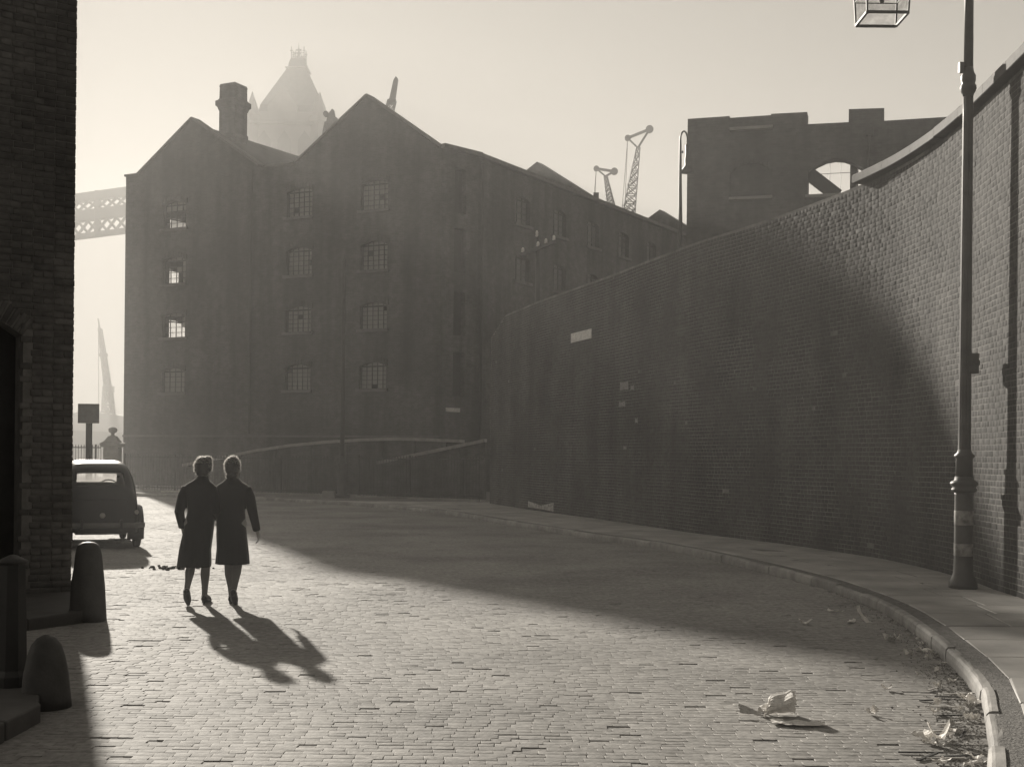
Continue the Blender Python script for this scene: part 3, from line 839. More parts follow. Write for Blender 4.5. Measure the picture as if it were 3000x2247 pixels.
for s in (4.42, 4.75): b.beam(o + RD * s + UP * 9.9, o + RD * s + UP * 11.0, .012, .012)
for z in (10.65,): b.beam(o + RD * 3.9 + UP * z, o + RD * 5.1 + UP * z, .014, .016)
b.build('window_bars', M_IRON2, ru)
MB().tube([RP + RD * 5.6 + RN * .08 + UP * z for z in (8.5, 10, 11.7)], .05, 8).build('downpipe', M_IRON, ru)
MB().obox(RP + RD * 5.6 + RN * .09 + UP * 11.78, RD * .12, RN * .08, UP * .12).build('rain_head', M_IRON, ru)

# ================================================================== DISTANT TOWER, HIGH WALKWAY
tw = empty('gothic_tower', (-34, 190, 0), 'pale hazy gothic tower with steep pointed roof and crested top behind the warehouse', 'tower')
def rect(cx, cy, hx, hy, z): return [(cx - hx, cy - hy, z), (cx + hx, cy - hy, z), (cx + hx, cy + hy, z), (cx - hx, cy + hy, z)]
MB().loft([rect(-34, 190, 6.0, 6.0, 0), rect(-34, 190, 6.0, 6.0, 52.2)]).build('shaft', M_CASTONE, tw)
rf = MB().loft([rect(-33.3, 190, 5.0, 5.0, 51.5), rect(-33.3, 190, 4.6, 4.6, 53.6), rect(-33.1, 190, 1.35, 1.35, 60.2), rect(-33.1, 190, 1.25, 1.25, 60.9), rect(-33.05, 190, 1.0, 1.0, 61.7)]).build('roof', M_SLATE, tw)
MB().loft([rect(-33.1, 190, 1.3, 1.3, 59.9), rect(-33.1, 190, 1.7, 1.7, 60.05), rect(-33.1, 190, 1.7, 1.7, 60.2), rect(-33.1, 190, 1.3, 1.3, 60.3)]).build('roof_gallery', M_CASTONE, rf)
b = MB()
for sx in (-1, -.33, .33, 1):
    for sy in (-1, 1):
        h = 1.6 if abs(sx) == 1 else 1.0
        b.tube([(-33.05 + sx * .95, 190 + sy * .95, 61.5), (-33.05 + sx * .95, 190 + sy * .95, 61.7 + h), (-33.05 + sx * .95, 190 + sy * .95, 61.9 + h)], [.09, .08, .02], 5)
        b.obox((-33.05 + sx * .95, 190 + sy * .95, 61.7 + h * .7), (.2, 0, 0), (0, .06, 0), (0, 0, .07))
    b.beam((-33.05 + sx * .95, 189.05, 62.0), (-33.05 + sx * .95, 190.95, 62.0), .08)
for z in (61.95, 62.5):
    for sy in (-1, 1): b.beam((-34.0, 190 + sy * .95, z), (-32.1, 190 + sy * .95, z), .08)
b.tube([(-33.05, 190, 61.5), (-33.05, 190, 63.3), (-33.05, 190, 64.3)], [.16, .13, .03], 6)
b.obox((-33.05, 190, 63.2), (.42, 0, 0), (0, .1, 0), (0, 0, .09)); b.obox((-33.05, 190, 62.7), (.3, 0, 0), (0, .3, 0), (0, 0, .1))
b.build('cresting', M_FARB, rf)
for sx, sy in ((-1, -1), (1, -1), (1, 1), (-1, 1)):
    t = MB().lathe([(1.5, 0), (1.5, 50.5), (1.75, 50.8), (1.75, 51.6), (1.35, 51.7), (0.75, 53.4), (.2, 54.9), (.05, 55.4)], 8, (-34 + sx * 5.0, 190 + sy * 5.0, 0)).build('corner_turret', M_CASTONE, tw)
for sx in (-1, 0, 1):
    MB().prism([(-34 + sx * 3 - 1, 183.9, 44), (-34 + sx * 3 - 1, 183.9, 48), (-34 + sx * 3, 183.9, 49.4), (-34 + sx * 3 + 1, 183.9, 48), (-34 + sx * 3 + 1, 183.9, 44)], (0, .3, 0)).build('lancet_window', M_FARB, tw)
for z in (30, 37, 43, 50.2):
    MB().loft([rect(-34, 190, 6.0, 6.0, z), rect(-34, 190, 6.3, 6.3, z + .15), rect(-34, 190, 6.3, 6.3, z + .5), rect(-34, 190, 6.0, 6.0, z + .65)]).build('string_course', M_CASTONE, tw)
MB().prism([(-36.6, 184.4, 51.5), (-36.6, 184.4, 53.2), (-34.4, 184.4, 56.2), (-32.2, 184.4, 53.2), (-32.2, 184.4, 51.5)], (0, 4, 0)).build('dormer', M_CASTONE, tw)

wk = empty('high_walkway', (-71, 215, 38), 'pale lattice girder footbridge high across the gap beside the warehouse', 'bridge')
WA, WB = Vector((-92, 221.5, 37.6)), Vector((-52, 209, 40.3))
wd = (WB - WA)
up78 = Vector((0, 0, 7.9))
for z0, z1, nm in ((0, .9, 'lower_chord'), (2.9, 4.9, 'middle_girder'), (6.3, 7.9, 'upper_chord')):
    b = MB(); b.prism([WA + UP * z0, WB + UP * z0, WB + UP * z1, WA + UP * z1], (0.3, .9, 0)); b.build(nm, M_FARB, wk)
n = 22
for (z0, z1) in ((.9, 2.9), (4.9, 6.3)):
    b = MB()
    for k in range(n):
        p = WA + wd * (k / n); q = WA + wd * ((k + 1) / n)
        b.beam(p + UP * z0 + Vector((.1, .3, 0)), q + UP * z1 + Vector((.1, .3, 0)), .35, .38); b.beam(p + UP * z1 + Vector((.1, .34, 0)), q + UP * z0 + Vector((.1, .34, 0)), .35, .38)
    b.build('lattice', M_FARB, wk)
for k in range(0, n + 1, 11):
    MB().obox(WA + wd * (k / n) + UP * 4 + Vector((.1, .4, 0)), (.5, 0, 0), (0, .3, 0), (0, 0, 4)).build('panel_post', M_FARB, wk)
MB().beam((-95, 222, 0), (-95, 222, 47), 8, 8).build('abutment', M_CASTONE, wk)

for x0, x1, yy, h, lb_ in ((-104, -88, 285, 11.2, 'pale hazy low riverside shed left of the far crane'), (-88, -60, 290, 11.0, 'pale hazy long riverside shed under the far crane'), (-112, -70, 240, 6.2, 'faint low quay wall in the gap left of the warehouse')):
    t = empty('far_shed', ((x0 + x1) / 2, yy, 0), lb_, 'building', 'far riverside sheds')
    MB().prism([(x0, yy, 0), (x0, yy, h * .86), ((x0 + x1) / 2, yy, h), (x1, yy, h * .9), (x1, yy, 0)], (0, 12, 0)).build('wall', M_FARB, t)
    MB().prism([(x0 - .4, yy - .4, h * .86), ((x0 + x1) / 2, yy - .4, h), ((x0 + x1) / 2, yy - .4, h + .3), (x0 - .4, yy - .4, h * .86 + .3)], (0, 12.8, 0)).build('roof', M_SLATE, t)

# ================================================================== CRANES
def lattice(b, A, B, wa, wb, nseg, side, r, depth=None):
    """four-legged braced mast from A to B"""
    A, B = Vector(A), Vector(B); side = Vector(side).normalized(); dep = (B - A).normalized().cross(side).normalized()
    cor = lambda f, sx, sy: A + (B - A) * f + side * (sx * (wa + (wb - wa) * f) / 2) + dep * (sy * (wa + (wb - wa) * f) / 2)
    for sx, sy in ((-1, -1), (1, -1), (1, 1), (-1, 1)): b.beam(cor(0, sx, sy), cor(1, sx, sy), r * 1.5)
    for k in range(nseg):
        f, g = k / nseg, (k + 1) / nseg
        for (a, c) in (((-1, -1), (1, -1)), ((1, 1), (-1, 1)), ((-1, -1), (-1, 1)), ((1, 1), (1, -1))):
            b.beam(cor(f, *a), cor(g, *c), r); b.beam(cor(f, *c), cor(g, *a), r); b.beam(cor(g, *a), cor(g, *c), r)
def pulley(b, c, r): b.lathe([(r, -.12), (r, .12)], 14, c, ax=((1, 0, 0), (0, 0, 1), (0, -1, 0)))

def harbour_crane(name, label, base, wbase, neck, left, right, r):
    t = empty(name, (base[0], base[1], 0), label, 'crane', 'dockside cranes')
    b = MB(); lattice(b, (base[0], base[1], 0), (base[0], base[1], base[2]), wbase * 1.5, wbase, 8, (1, 0, 0), r); b.build('tower_legs', M_IRON, t)
    b = MB(); lattice(b, base, neck, wbase, .35, 10, (1, 0, 0), r); j = b.build('jib', M_IRON, t)
    b = MB(); b.beam(left, right, .18, .26); b.beam(neck, left, .14); b.beam(neck, right, .30, .2); b.build('jib_head', M_IRON, j)
    b = MB(); pulley(b, left, .3); b.build('pulley', M_IRON, j)
    b = MB(); pulley(b, right, .38); b.build('pulley', M_IRON, j)
    b = MB()
    for p in (left,):
        b.tube([p, (p[0] - .55, p[1], p[2] - 8)], .025, 4); b.tube([p, (p[0] - .25, p[1], p[2] - 8)], .025, 4)
    b.build('hoist_cable', M_IRON2, j)
    return t
harbour_crane('dock_crane', 'taller lattice dock crane with slanting two-pulley head above the long roof', (10.75, 120, 24.0), 1.35, (11.78, 120, 31.5), (10.79, 120, 32.44), (12.87, 120, 33.3), .07)
harbour_crane('dock_crane', 'shorter lattice dock crane with level two-pulley head above the long roof', (10.2, 130, 27.0), .9, (9.42, 130, 31.0), (8.45, 130, 31.79), (10.33, 130, 31.52), .06)
t = empty('crane_jib', (-9.8, 95, 0), 'dark crane jib end poking up behind the right-hand gable', 'crane', 'dockside cranes')
b = MB(); lattice(b, (-13.5, 95, 12), (-9.4, 95, 28.7), 1.1, .55, 12, (1, 0, 0), .07); b.build('jib', M_IRON, t)
b = MB(); b.prism([(-9.68, 94.8, 28.4), (-9.2, 94.8, 28.4), (-8.95, 94.8, 30.3), (-9.12, 94.8, 30.5), (-9.3, 94.8, 30.2)], (0, .4, 0)); b.build('jib_head', M_IRON, t)
t = empty('crane_jib', (-13.5, 90, 0), 'stubby crane head with pulleys beside the gothic tower roof', 'crane', 'dockside cranes')
b = MB(); lattice(b, (-15.8, 90, 10), (-13.4, 90, 25.6), 1.2, .5, 12, (1, 0, 0), .09); b.build('jib', M_IRON, t)
b = MB(); b.prism([(-13.75, 89.8, 25.0), (-13.2, 89.8, 25.0), (-12.95, 89.8, 25.9), (-13.05, 89.8, 26.5), (-13.2, 89.8, 26.6), (-13.5, 89.8, 26.15)], (0, .4, 0)); b.build('jib_head', M_IRON, t)
for c in ((-13.62, 89.8, 26.2), (-12.92, 89.8, 25.75)):
    b = MB(); pulley(b, c, .2); b.build('pulley', M_IRON, t)
t = empty('far_crane', (-97, 300, 0), 'very faint slim crane in the haze left of the warehouse', 'crane')
b = MB(); lattice(b, (-96.6, 300, 0), (-97.2, 300, 16.5), 3.6, 1.6, 5, (1, 0, 0), .3); b.build('tower_legs', M_IRON, t)
b = MB(); b.obox((-97.0, 300, 17.0), (1.1, 0, 0), (0, 1.2, 0), (0, 0, .7)); b.build('cabin', M_IRON, t)
b = MB(); lattice(b, (-97.2, 300, 17.5), (-99.2, 300, 31.5), 1.3, .6, 9, (1, 0, 0), .2); b.beam((-99.2, 300, 31.5), (-99.7, 300, 34), .3); b.tube([(-99.6, 300, 33.5), (-99.3, 300, 12)], .1, 4); b.obox((-98.3, 300, 25.2), (.9, 0, 0), (0, .5, 0), (0, 0, .35)); b.build('jib', M_IRON, t)

# ================================================================== RAMP PARAPETS AND RAILINGS IN FRONT OF THE WAREHOUSE
def parapet(label, pts, th, npil):
    t = empty('ramp_parapet', (pts[0][0], pts[0][1], 0), label, 'parapet', 'ramp parapets behind the railings')
    b = MB(); rings = []; cr = []
    n = len(pts)
    for i, (x, y, z) in enumerate(pts):
        d = (Vector(pts[min(i + 1, n - 1)][:2]) - Vector(pts[max(i - 1, 0)][:2])).normalized(); nn = Vector((d.y, -d.x))
        f, k = Vector((x, y)) + nn * th / 2, Vector((x, y)) - nn * th / 2
        rings.append([(f.x, f.y, 0), (k.x, k.y, 0), (k.x, k.y, z - .12), (f.x, f.y, z - .12)])
        f, k = Vector((x, y)) + nn * (th / 2 + .07), Vector((x, y)) - nn * (th / 2 + .07)
        cr.append([(f.x, f.y, z - .118), (k.x, k.y, z - .118), (k.x, k.y, z), (f.x, f.y, z)])
    b.loft(rings).build('wall', M_WARE, t); MB().loft(cr).build('coping', M_RAMP, t)
    tot = sum((Vector(pts[i + 1]) - Vector(pts[i])).length for i in range(n - 1))
    for q in range(npil):
        f = (q + .5) / npil * (n - 1); i = min(int(f), n - 2); g = f - i
        p = Vector(pts[i]).lerp(Vector(pts[i + 1]), g); d = (Vector(pts[i + 1]) - Vector(pts[i])); d.z = 0; d.normalize(); nn = Vector((d.y, -d.x, 0))
        zz = p.z - .14
        c = Vector((p.x, p.y, zz / 2)) + nn * (th / 2 + .05)
        MB().obox(c, d * .17, nn * .052, (0, 0, zz / 2)).build('pilaster', M_WARE, t)
    return t
parapet('long curved ramp parapet with pale sloping coping in front of the warehouse', [(-14.6, 56, 1.26), (-12.7, 55, 1.6), (-10.96, 54, 1.93), (-9.3, 53.2, 2.17), (-7.69, 52.5, 2.32), (-6.1, 51.7, 2.42), (-4.58, 51, 2.46), (-3.4, 50.5, 2.44), (-2.0, 49.9, 2.38)], .35, 8)
parapet('short ramp parapet climbing right to the end of the brick wall', [(-5.1, 47.9, 1.5), (-3.1, 47.4, 1.93), (-1.0, 46.9, 2.38)], .3, 2)

def railing(label, A, B, h, sp, name='railing'):
    A, B = Vector((*A, .12)), Vector((*B, .12)); d = B - A; L = d.length; d.normalize()
    t = empty(name, A, label, 'railing', 'iron railings at the street end')
    for z in (.18, h - .14):
        MB().beam(A + UP * z, B + UP * z, .035, .045).build('rail', M_IRON2, t)
    proto = MB().lathe([(.013, .0), (.013, h - .12), (.026, h - .1), (.018, h - .05), (.003, h)], 6).build('bar', M_IRON2)
    n = int(L / sp)
    for k in range(n + 1):
        o = proto if k == 0 else proto.copy()
        if k: COL.objects.link(o)
        o.location = A + d * (L * k / n)
        o.parent = t; o.matrix_parent_inverse = Matrix.Translation(-t.location)
    for k in range(0, n + 1, 18):
        p = A + d * (L * k / n); n2 = Vector((-d.y, d.x, 0))
        MB().obox(p + UP * (h / 2) + n2 * .03, d * .03, n2 * .03, UP * (h / 2)).build('standard', M_IRON2, t)
    MB().obox((A + B) / 2 + UP * .02, d * (L / 2), Vector((-d.y, d.x, 0)) * .12, UP * .045).build('stone_curb', M_STONE, t)
    return t
railing('iron railing between the gate pier and the slim street lamp', (-16.3, 52.6), (-7.0, 49.0), 1.58, .14)
railing('iron railing between the slim street lamp and the brick wall end', (-5.9, 48.0), (-1.15, 44.6), 1.62, .14)
railing('taller iron railing left of the gate pier behind the car', (-22.5, 54.6), (-17.4, 52.9), 1.95, .14)

gp = empty('gate_pier', (-16.8, 52.6, .1), 'stone gate pier with capped top and ball finial behind the car', 'pier')
bevel(MB().box(-17.12, -16.5, 52.3, 52.9, .05, 1.95).build('pier_shaft', M_STONE, gp), .03)
MB().loft([rect(-16.81, 52.6, .33, .33, 1.95), rect(-16.81, 52.6, .42, .42, 2.02), rect(-16.81, 52.6, .42, .42, 2.12), rect(-16.81, 52.6, .3, .3, 2.18), rect(-16.81, 52.6, .14, .14, 2.42)]).build('pier_cap', M_STONE, gp)
MB().lathe([(.12, 2.40), (.07, 2.5), (.08, 2.54), (.17, 2.6), (.19, 2.68), (.16, 2.75), (.05, 2.80)], 14, (-16.81, 52.6, 0)).build('finial', M_STONE, gp, smooth=True)

sg = empty('sign_post', (-12.87, 38, 0), 'dark square sign board on a post seen from behind beyond the car', 'sign')
MB().box(-12.95, -12.80, 37.95, 38.1, -.02, 2.7).build('post', M_WOOD, sg)
bevel(MB().box(-13.18, -12.54, 37.9, 37.945, 2.60, 3.19).build('board', M_BOARD, sg), .008)
MB().box(-13.1, -12.62, 37.948, 37.99, 2.75, 2.80).build('batten', M_WOOD, sg)

# ================================================================== STREET LAMPS
sl = empty('street_lamp', (5.70, 15.75, .12), 'tall fluted iron street lamp post with white-banded base on the right pavement', 'street lamp')
lx, ly = 5.70, 15.75; c0 = (lx, ly, 0)
MB().lathe([(.175, .11), (.175, .17), (.168, .2), (.145, .25), (.122, .30), (.114, .5), (.113, 1.29), (.118, 1.315)], 28, c0).build('pedestal', M_POST, sl, smooth=True)
for z0, z1 in ((.52, .675), (.91, 1.09)):
    MB().lathe([(.1152, z0), (.1162, z0 + .004), (.1162, z1 - .004), (.1152, z1)], 28, c0).build('white_band', M_WHITE, sl, smooth=True)
MB().lathe([(.116, 1.31), (.15, 1.336), (.155, 1.363), (.135, 1.379), (.165, 1.411), (.17, 1.438), (.15, 1.459), (.118, 1.476), (.112, 1.519)], 28, c0).build('moulding', M_POST, sl, smooth=True)
MB().lathe([(.106, 1.464), (.103, 1.743), (.11, 1.754), (.125, 1.77), (.12, 1.791), (.09, 1.818), (.078, 1.861)], 28, c0).build('collar', M_POST, sl, smooth=True)
MB().lathe([(.078, 1.85)] + [(.078 - .016 * k / 16, 1.871 + (6.324 - 1.871) * k / 16) for k in range(17)], 72, c0, flute=.10, nf=12, z0=1.871, z1=6.324).build('fluted_shaft', M_POST, sl, smooth=True)
MB().lathe([(.062, 6.302), (.07, 6.334), (.085, 6.355), (.1, 6.398), (.098, 6.43), (.08, 6.462), (.09, 6.495), (.092, 6.558), (.07, 6.601), (.058, 6.666)], 24, c0).build('upper_collar', M_POST, sl, smooth=True)
MB().lathe([(.058, 6.623), (.052, 7.799), (.05, 8.977), (.06, 8.999), (.03, 9.084), (.01, 9.245)], 20, c0).build('upper_shaft', M_POST, sl, smooth=True)
bx_ = MB().box(lx + .03, lx + .15, ly - .07, ly + .07, 2.813, 3.069); bevel(bx_.build('switch_box', M_POST, sl), .012)
bevel(MB().box(lx + .145, lx + .175, ly - .03, ly + .03, 2.92, 2.984).build('latch', M_POST, sl), .004)
MB().box(lx - .12, lx - .06, ly - .03, ly + .03, 6.601, 6.729).build('ladder_bracket', M_POST, sl)
MB().tube([(lx, ly, 8.442), (lx - .25, ly + .05, 8.678), (lx - .6, ly + .09, 8.741), (lx - .9, ly + .1, 8.635), (lx - 1.0, ly + .1, 8.389)], [.03, .028, .026, .024, .022], 8).build('lantern_arm', M_POST, sl, smooth=True)
LX, LY, LZ, hw = 4.63, 15.85, 7.30, .257
ln = MB()
for sx, sy in ((-1, -1), (1, -1), (1, 1), (-1, 1)):
    ln.beam((LX + sx * hw, LY + sy * hw, LZ), (LX + sx * (hw + .03), LY + sy * (hw + .03), LZ + .62), .022)
for z, e, w in ((LZ, hw, .03), (LZ + .30, hw + .015, .010), (LZ + .62, hw + .03, .03)):
    for sx in (-1, 1):
        ln.beam((LX + sx * e, LY - e, z), (LX + sx * e, LY + e, z), w); ln.beam((LX - e, LY + sx * e, z), (LX + e, LY + sx * e, z), w)
ln = ln.build('lantern', M_IRON, sl)
MB().loft([rect(LX, LY, .30, .30, LZ + .62), rect(LX, LY, .12, .12, LZ + .85), rect(LX, LY, .10, .10, LZ + .95), rect(LX, LY, .03, .03, LZ + 1.03)]).build('lantern_roof', M_IRON, ln)
for a in range(4):
    ca, sa = math.cos(a * math.pi / 2), math.sin(a * math.pi / 2)
    P = lambda x, o, z: (LX + ca * x - sa * o, LY + sa * x + ca * o, z)
    MB().add([P(-hw + .01, -hw, LZ + .015), P(hw - .01, -hw, LZ + .015), P(hw + .02, -hw - .03, LZ + .61), P(-hw - .02, -hw - .03, LZ + .61)], [(0, 1, 2, 3)]).build('glass_pane', G_LANT, ln, fix=False)
MB().lathe([(.02, LZ + .2), (.05, LZ + .3), (.045, LZ + .42), (.03, LZ + .62)], 10, (LX, LY, 0)).build('burner', M_IRON, ln)

ml = empty('street_lamp', (-6.38, 46.97, .1), 'slim distant street lamp post standing before the warehouse railings', 'street lamp')
mc = (-6.38, 46.97, 0)
MB().lathe([(.30, .10), (.30, .22), (.17, .26), (.16, 1.3), (.19, 1.34), (.19, 1.4), (.12, 1.45), (.10, 1.7)], 16, mc).build('pedestal', M_IRON, ml, smooth=True)
MB().lathe([(.085, 1.68), (.06, 8.9), (.09, 8.95), (.05, 9.05), (.02, 9.25)], 12, mc).build('shaft', M_IRON, ml, smooth=True)
MB().box(-7.08, -6.62, 46.7, 47.15, .08, .36).build('base_block', M_STONE, ml)

sw = empty('swan_neck_lamp', (5.03, 38, 0), 'thin swan-neck lamp post rising behind the brick wall beside the ruined building', 'street lamp')
pts = [(5.05, 38, .0), (5.05, 38, 8.8), (5.03, 38, 9.9), (5.02, 38, 11.35)] + [(5.02 + .105 - .105 * math.cos(k * math.pi / 8), 38, 11.42 + .24 * math.sin(k * math.pi / 8)) for k in range(9)] + [(5.235, 38, 11.2)]
MB().tube(pts, [.065, .06, .05, .034] + [.028] * 9 + [.025], 8).build('post', M_IRON2, sw, smooth=True)
MB().lathe([(.03, 11.3), (.07, 11.22), (.06, 11.0), (.085, 10.75), (.08, 10.62), (.2, 10.45), (.21, 10.4), (.03, 10.38)], 14, (5.24, 38, 0)).build('lamp_shade', M_IRON2, sw, smooth=True)
MB().box(5.06, 5.11, 37.97, 38.03, 11.0, 11.06).build('bracket', M_IRON2, sw)

tp = empty('telegraph_pole', (.88, 46, 0), 'wooden telegraph pole with one crossarm and white insulators behind the wall', 'telegraph pole')
MB().tube([(.89, 46, 0), (.88, 46, 5), (.87, 46, 9.85)], [.13, .11, .085], 10).build('pole', M_IRON2, tp, smooth=True)
aA, aB = Vector((.30, 46.35, 9.22)), Vector((1.52, 45.2, 9.52)); ad = (aB - aA).normalized()
MB().beam(aA, aB, .10, .12).build('crossarm', M_IRON2, tp)
for f, dz in ((0.02, .1), (.47, .1), (.70, .1), (.93, .1)):
    p = aA + (aB - aA) * f
    MB().lathe([(.02, .04), (.03, .07), (.065, .08), (.05, .15), (.06, .17), (.04, .24), (.01, .26)], 12, p).build('insulator', M_INSUL, tp, smooth=True)
MB().lathe([(.02, 0), (.06, .03), (.045, .12), (.055, .15), (.03, .24), (.01, .25)], 12, (.83, 45.95, 9.8)).build('insulator', M_INSUL, tp, smooth=True)

# ================================================================== BOLLARD AND GUARD STONES ON THE LEFT
bo = empty('bollard', (-3.40, 8.53, .11), 'dark octagonal bollard with pointed cap at the left edge', 'bollard')
MB().lathe([(.125, .10), (.125, .18), (.105, .22), (.098, .6), (.088, .93), (.09, .94)], 8, (-3.40, 8.53, 0)).build('post', M_IRON2, bo)
MB().lathe([(.082, .935), (.1, .945), (.1, .958), (.07, .975), (.025, .997), (.006, 1.003)], 24, (-3.40, 8.53, 0)).build('cap', M_IRON, bo, smooth=True)
def guard_stone(label, c, prof):
    m = MB(); rings = []
    n = 22
    for r, z in prof:
        rings.append([(c[0] + r * math.cos(2 * math.pi * k / n) * (1 + .03 * math.sin(3 * k + z * 9)), c[1] + r * math.sin(2 * math.pi * k / n), z) for k in range(n)])
    o = m.loft(rings).build('guard_stone', M_GSTONE, None, smooth=True)
    return tag(o, label, 'guard stone', 'guard stones at the gateway')
M_GSTONE = mat('guard_granite', 0.065, 0.6, 0.3, 6, 0.4, 40, 0.008, spec=0.4)
guard_stone('round-topped guard stone at the foot of the corner building', (-4.30, 12.72, 0), [(.185, -.02), (.182, .1), (.165, .35), (.14, .55), (.13, .66), (.12, .72), (.10, .765), (.06, .79), (.015, .797)])
guard_stone('low sugar-loaf guard stone beside the bollard', (-3.10, 8.36, 0), [(.165, -.02), (.16, .08), (.145, .22), (.12, .34), (.095, .415), (.06, .46), (.02, .482), (.004, .484)])

# ================================================================== PARKED SALOON CAR
CAR_O = Vector((-7.22, 22.0, 0)); ha = rad(-22)
CF = Vector((math.sin(ha), math.cos(ha), 0)); CR = Vector((math.cos(ha), -math.sin(ha), 0))
cw = lambda p: CAR_O + CR * p[0] + CF * p[1] + UP * p[2]
M_BUMP = mat('dull_bumper', 0.10, 0.5, 0.2, 6, 0.1, 30, spec=0.4)
car = empty('parked_car', CAR_O, 'black old-fashioned saloon car parked beyond the corner building, seen from behind', 'car')
def cbuild(b, name, m, parent=None, smooth=False):
    b.v = [tuple(cw(v)) for v in b.v]
    return b.build(name, m, parent or car, smooth)
# body shell: stations along the car (y, top z, half width)
ST = [(-.02, .60, .57), (.02, .80, .60), (.06, .95, .62), (.12, 1.04, .63), (.18, 1.10, .635), (.22, 1.13, .635), (.30, 1.25, .635), (.38, 1.36, .635), (.46, 1.44, .64), (.6, 1.51, .64), (.85, 1.55, .65), (1.0, 1.56, .65), (1.25, 1.57, .65), (1.6, 1.57, .65), (1.9, 1.55, .65), (2.15, 1.51, .64), (2.28, 1.45, .63), (2.40, 1.30, .62), (2.52, 1.14, .60), (2.62, 1.04, .57), (2.9, 1.00, .50), (3.2, .97, .44), (3.5, .94, .38), (3.62, .88, .35), (3.66, .7, .33)]
NJ = 36; p_ = .30; ZB = .30
grid = []
for yy, h, w in ST:
    ring = []
    for j in range(NJ + 1):
        a = math.pi * j / NJ
        ca, sa = math.cos(a), math.sin(a)
        x = w * math.copysign(abs(ca) ** p_, ca); z = ZB + (h - ZB) * abs(sa) ** (p_ * 1.15)
        if z > .95: x *= 1 - .11 * (z - .95) / .6
        ring.append((x, yy, z))
    grid.append(ring)
def xz(i, j): return grid[i][j]
body = MB(); vid = {}
glass_q = {}
def is_win(i, j):
    ym = (ST[i][0] + ST[i + 1][0]) / 2
    zz = [grid[i][j][2], grid[i + 1][j][2], grid[i][j + 1][2], grid[i + 1][j + 1][2]]
    jj = abs(j + .5 - NJ / 2)
    if .22 <= ym <= .38 and jj < 3.1: return 'rear_window'
    if 2.28 <= ym <= 2.52 and jj < 5.1: return 'windscreen'
    if 1.0 <= ym <= 2.15 and (3 <= j <= 7 or NJ - 8 <= j <= NJ - 4): return 'side_window_right' if j < 15 else 'side_window_left'
    return None
for i in range(len(ST) - 1):
    for j in range(NJ):
        w = is_win(i, j)
        q = (i * (NJ + 1) + j, i * (NJ + 1) + j + 1, (i + 1) * (NJ + 1) + j + 1, (i + 1) * (NJ + 1) + j)
        if w: glass_q.setdefault(w, []).append(q)
        else: body.f.append(q)
body.v = [p for r in grid for p in r]
k0 = 0; body.f.append(tuple(range(NJ + 1))); body.f.append(tuple((len(ST) - 1) * (NJ + 1) + j for j in reversed(range(NJ + 1))))
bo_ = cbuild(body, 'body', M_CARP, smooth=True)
md = bo_.modifiers.new('thick', 'SOLIDIFY'); md.thickness = .03; md.offset = -1
for nm, qs in glass_q.items():
    g = MB(); g.v = [(p[0] * .995, p[1], p[2] - .008) for r in grid for p in r]; g.f = qs
    cbuild(g, 'side_window' if nm.startswith('side') else nm, G_CAR, smooth=True)
# boot lid outline, hinges, handle, number plate boss
b = MB()
b.tube([(-.47, .055, .86), (-.2, .04, .88), (.2, .04, .88), (.47, .055, .86)], .010, 6)
cbuild(b, 'belt_moulding', M_CARP)
for sx in (-1, 1):
    b = MB(); b.tube([(sx * .36, .155, .90), (sx * .36, .035, .80), (sx * .36, .02, .70)], .014, 6); cbuild(b, 'boot_hinge', M_CHROME)
    b = MB(); b.lathe([(.035, -.03), (.04, 0), (.03, .03)], 12, (sx * .60, .0, .66), ax=((1, 0, 0), (0, 0, 1), (0, 1, 0))); cbuild(b, 'tail_lamp', M_CHROME)
b = MB(); b.lathe([(.02, -.05), (.045, -.04), (.05, -.02), (.05, .03)], 14, (.02, -.02, .60), ax=((1, 0, 0), (0, 0, 1), (0, 1, 0))); cbuild(b, 'boot_handle', M_CHROME)
b = MB(); b.tube([(-.46, .025, .52), (-.47, .03, .80), (-.44, .05, .90), (.44, .05, .90), (.47, .03, .80), (.46, .025, .52)], .011, 6); cbuild(b, 'boot_lid_edge', M_CARP, smooth=True)
# wings
def wing(sx, yc, zc, r, a0, a1, x0, x1, name):
    rings = []
    n = 18
    for k in range(n + 1):
        a = rad(a0 + (a1 - a0) * k / n)
        cy, cz = math.cos(a), math.sin(a)
        prof = [(x0, r - .01), (x0, r + .045), ((x0 + x1) / 2, r + .055), (x1 - .06, r + .045), (x1 - .012, r + .01), (x1, r - .06), (x1 - .02, r - .06), (x1 - .05, r - .01)]
        rings.append([(sx * x, yc + cy * q, max(zc + cz * q, .16)) for x, q in prof])
    b = MB().loft(rings); cbuild(b, name, M_CARP, smooth=True)
for sx in (-1, 1):
    wing(sx, .62, .33, .40, -8, 215, .46, .76, 'rear_wing')
    wing(sx, 3.05, .33, .40, -20, 195, .34, .74, 'front_wing')
    b = MB().box(sx * .60 - .12, sx * .60 + .12, 1.05, 2.65, .30, .345); cbuild(b, 'running_board', M_CARP)
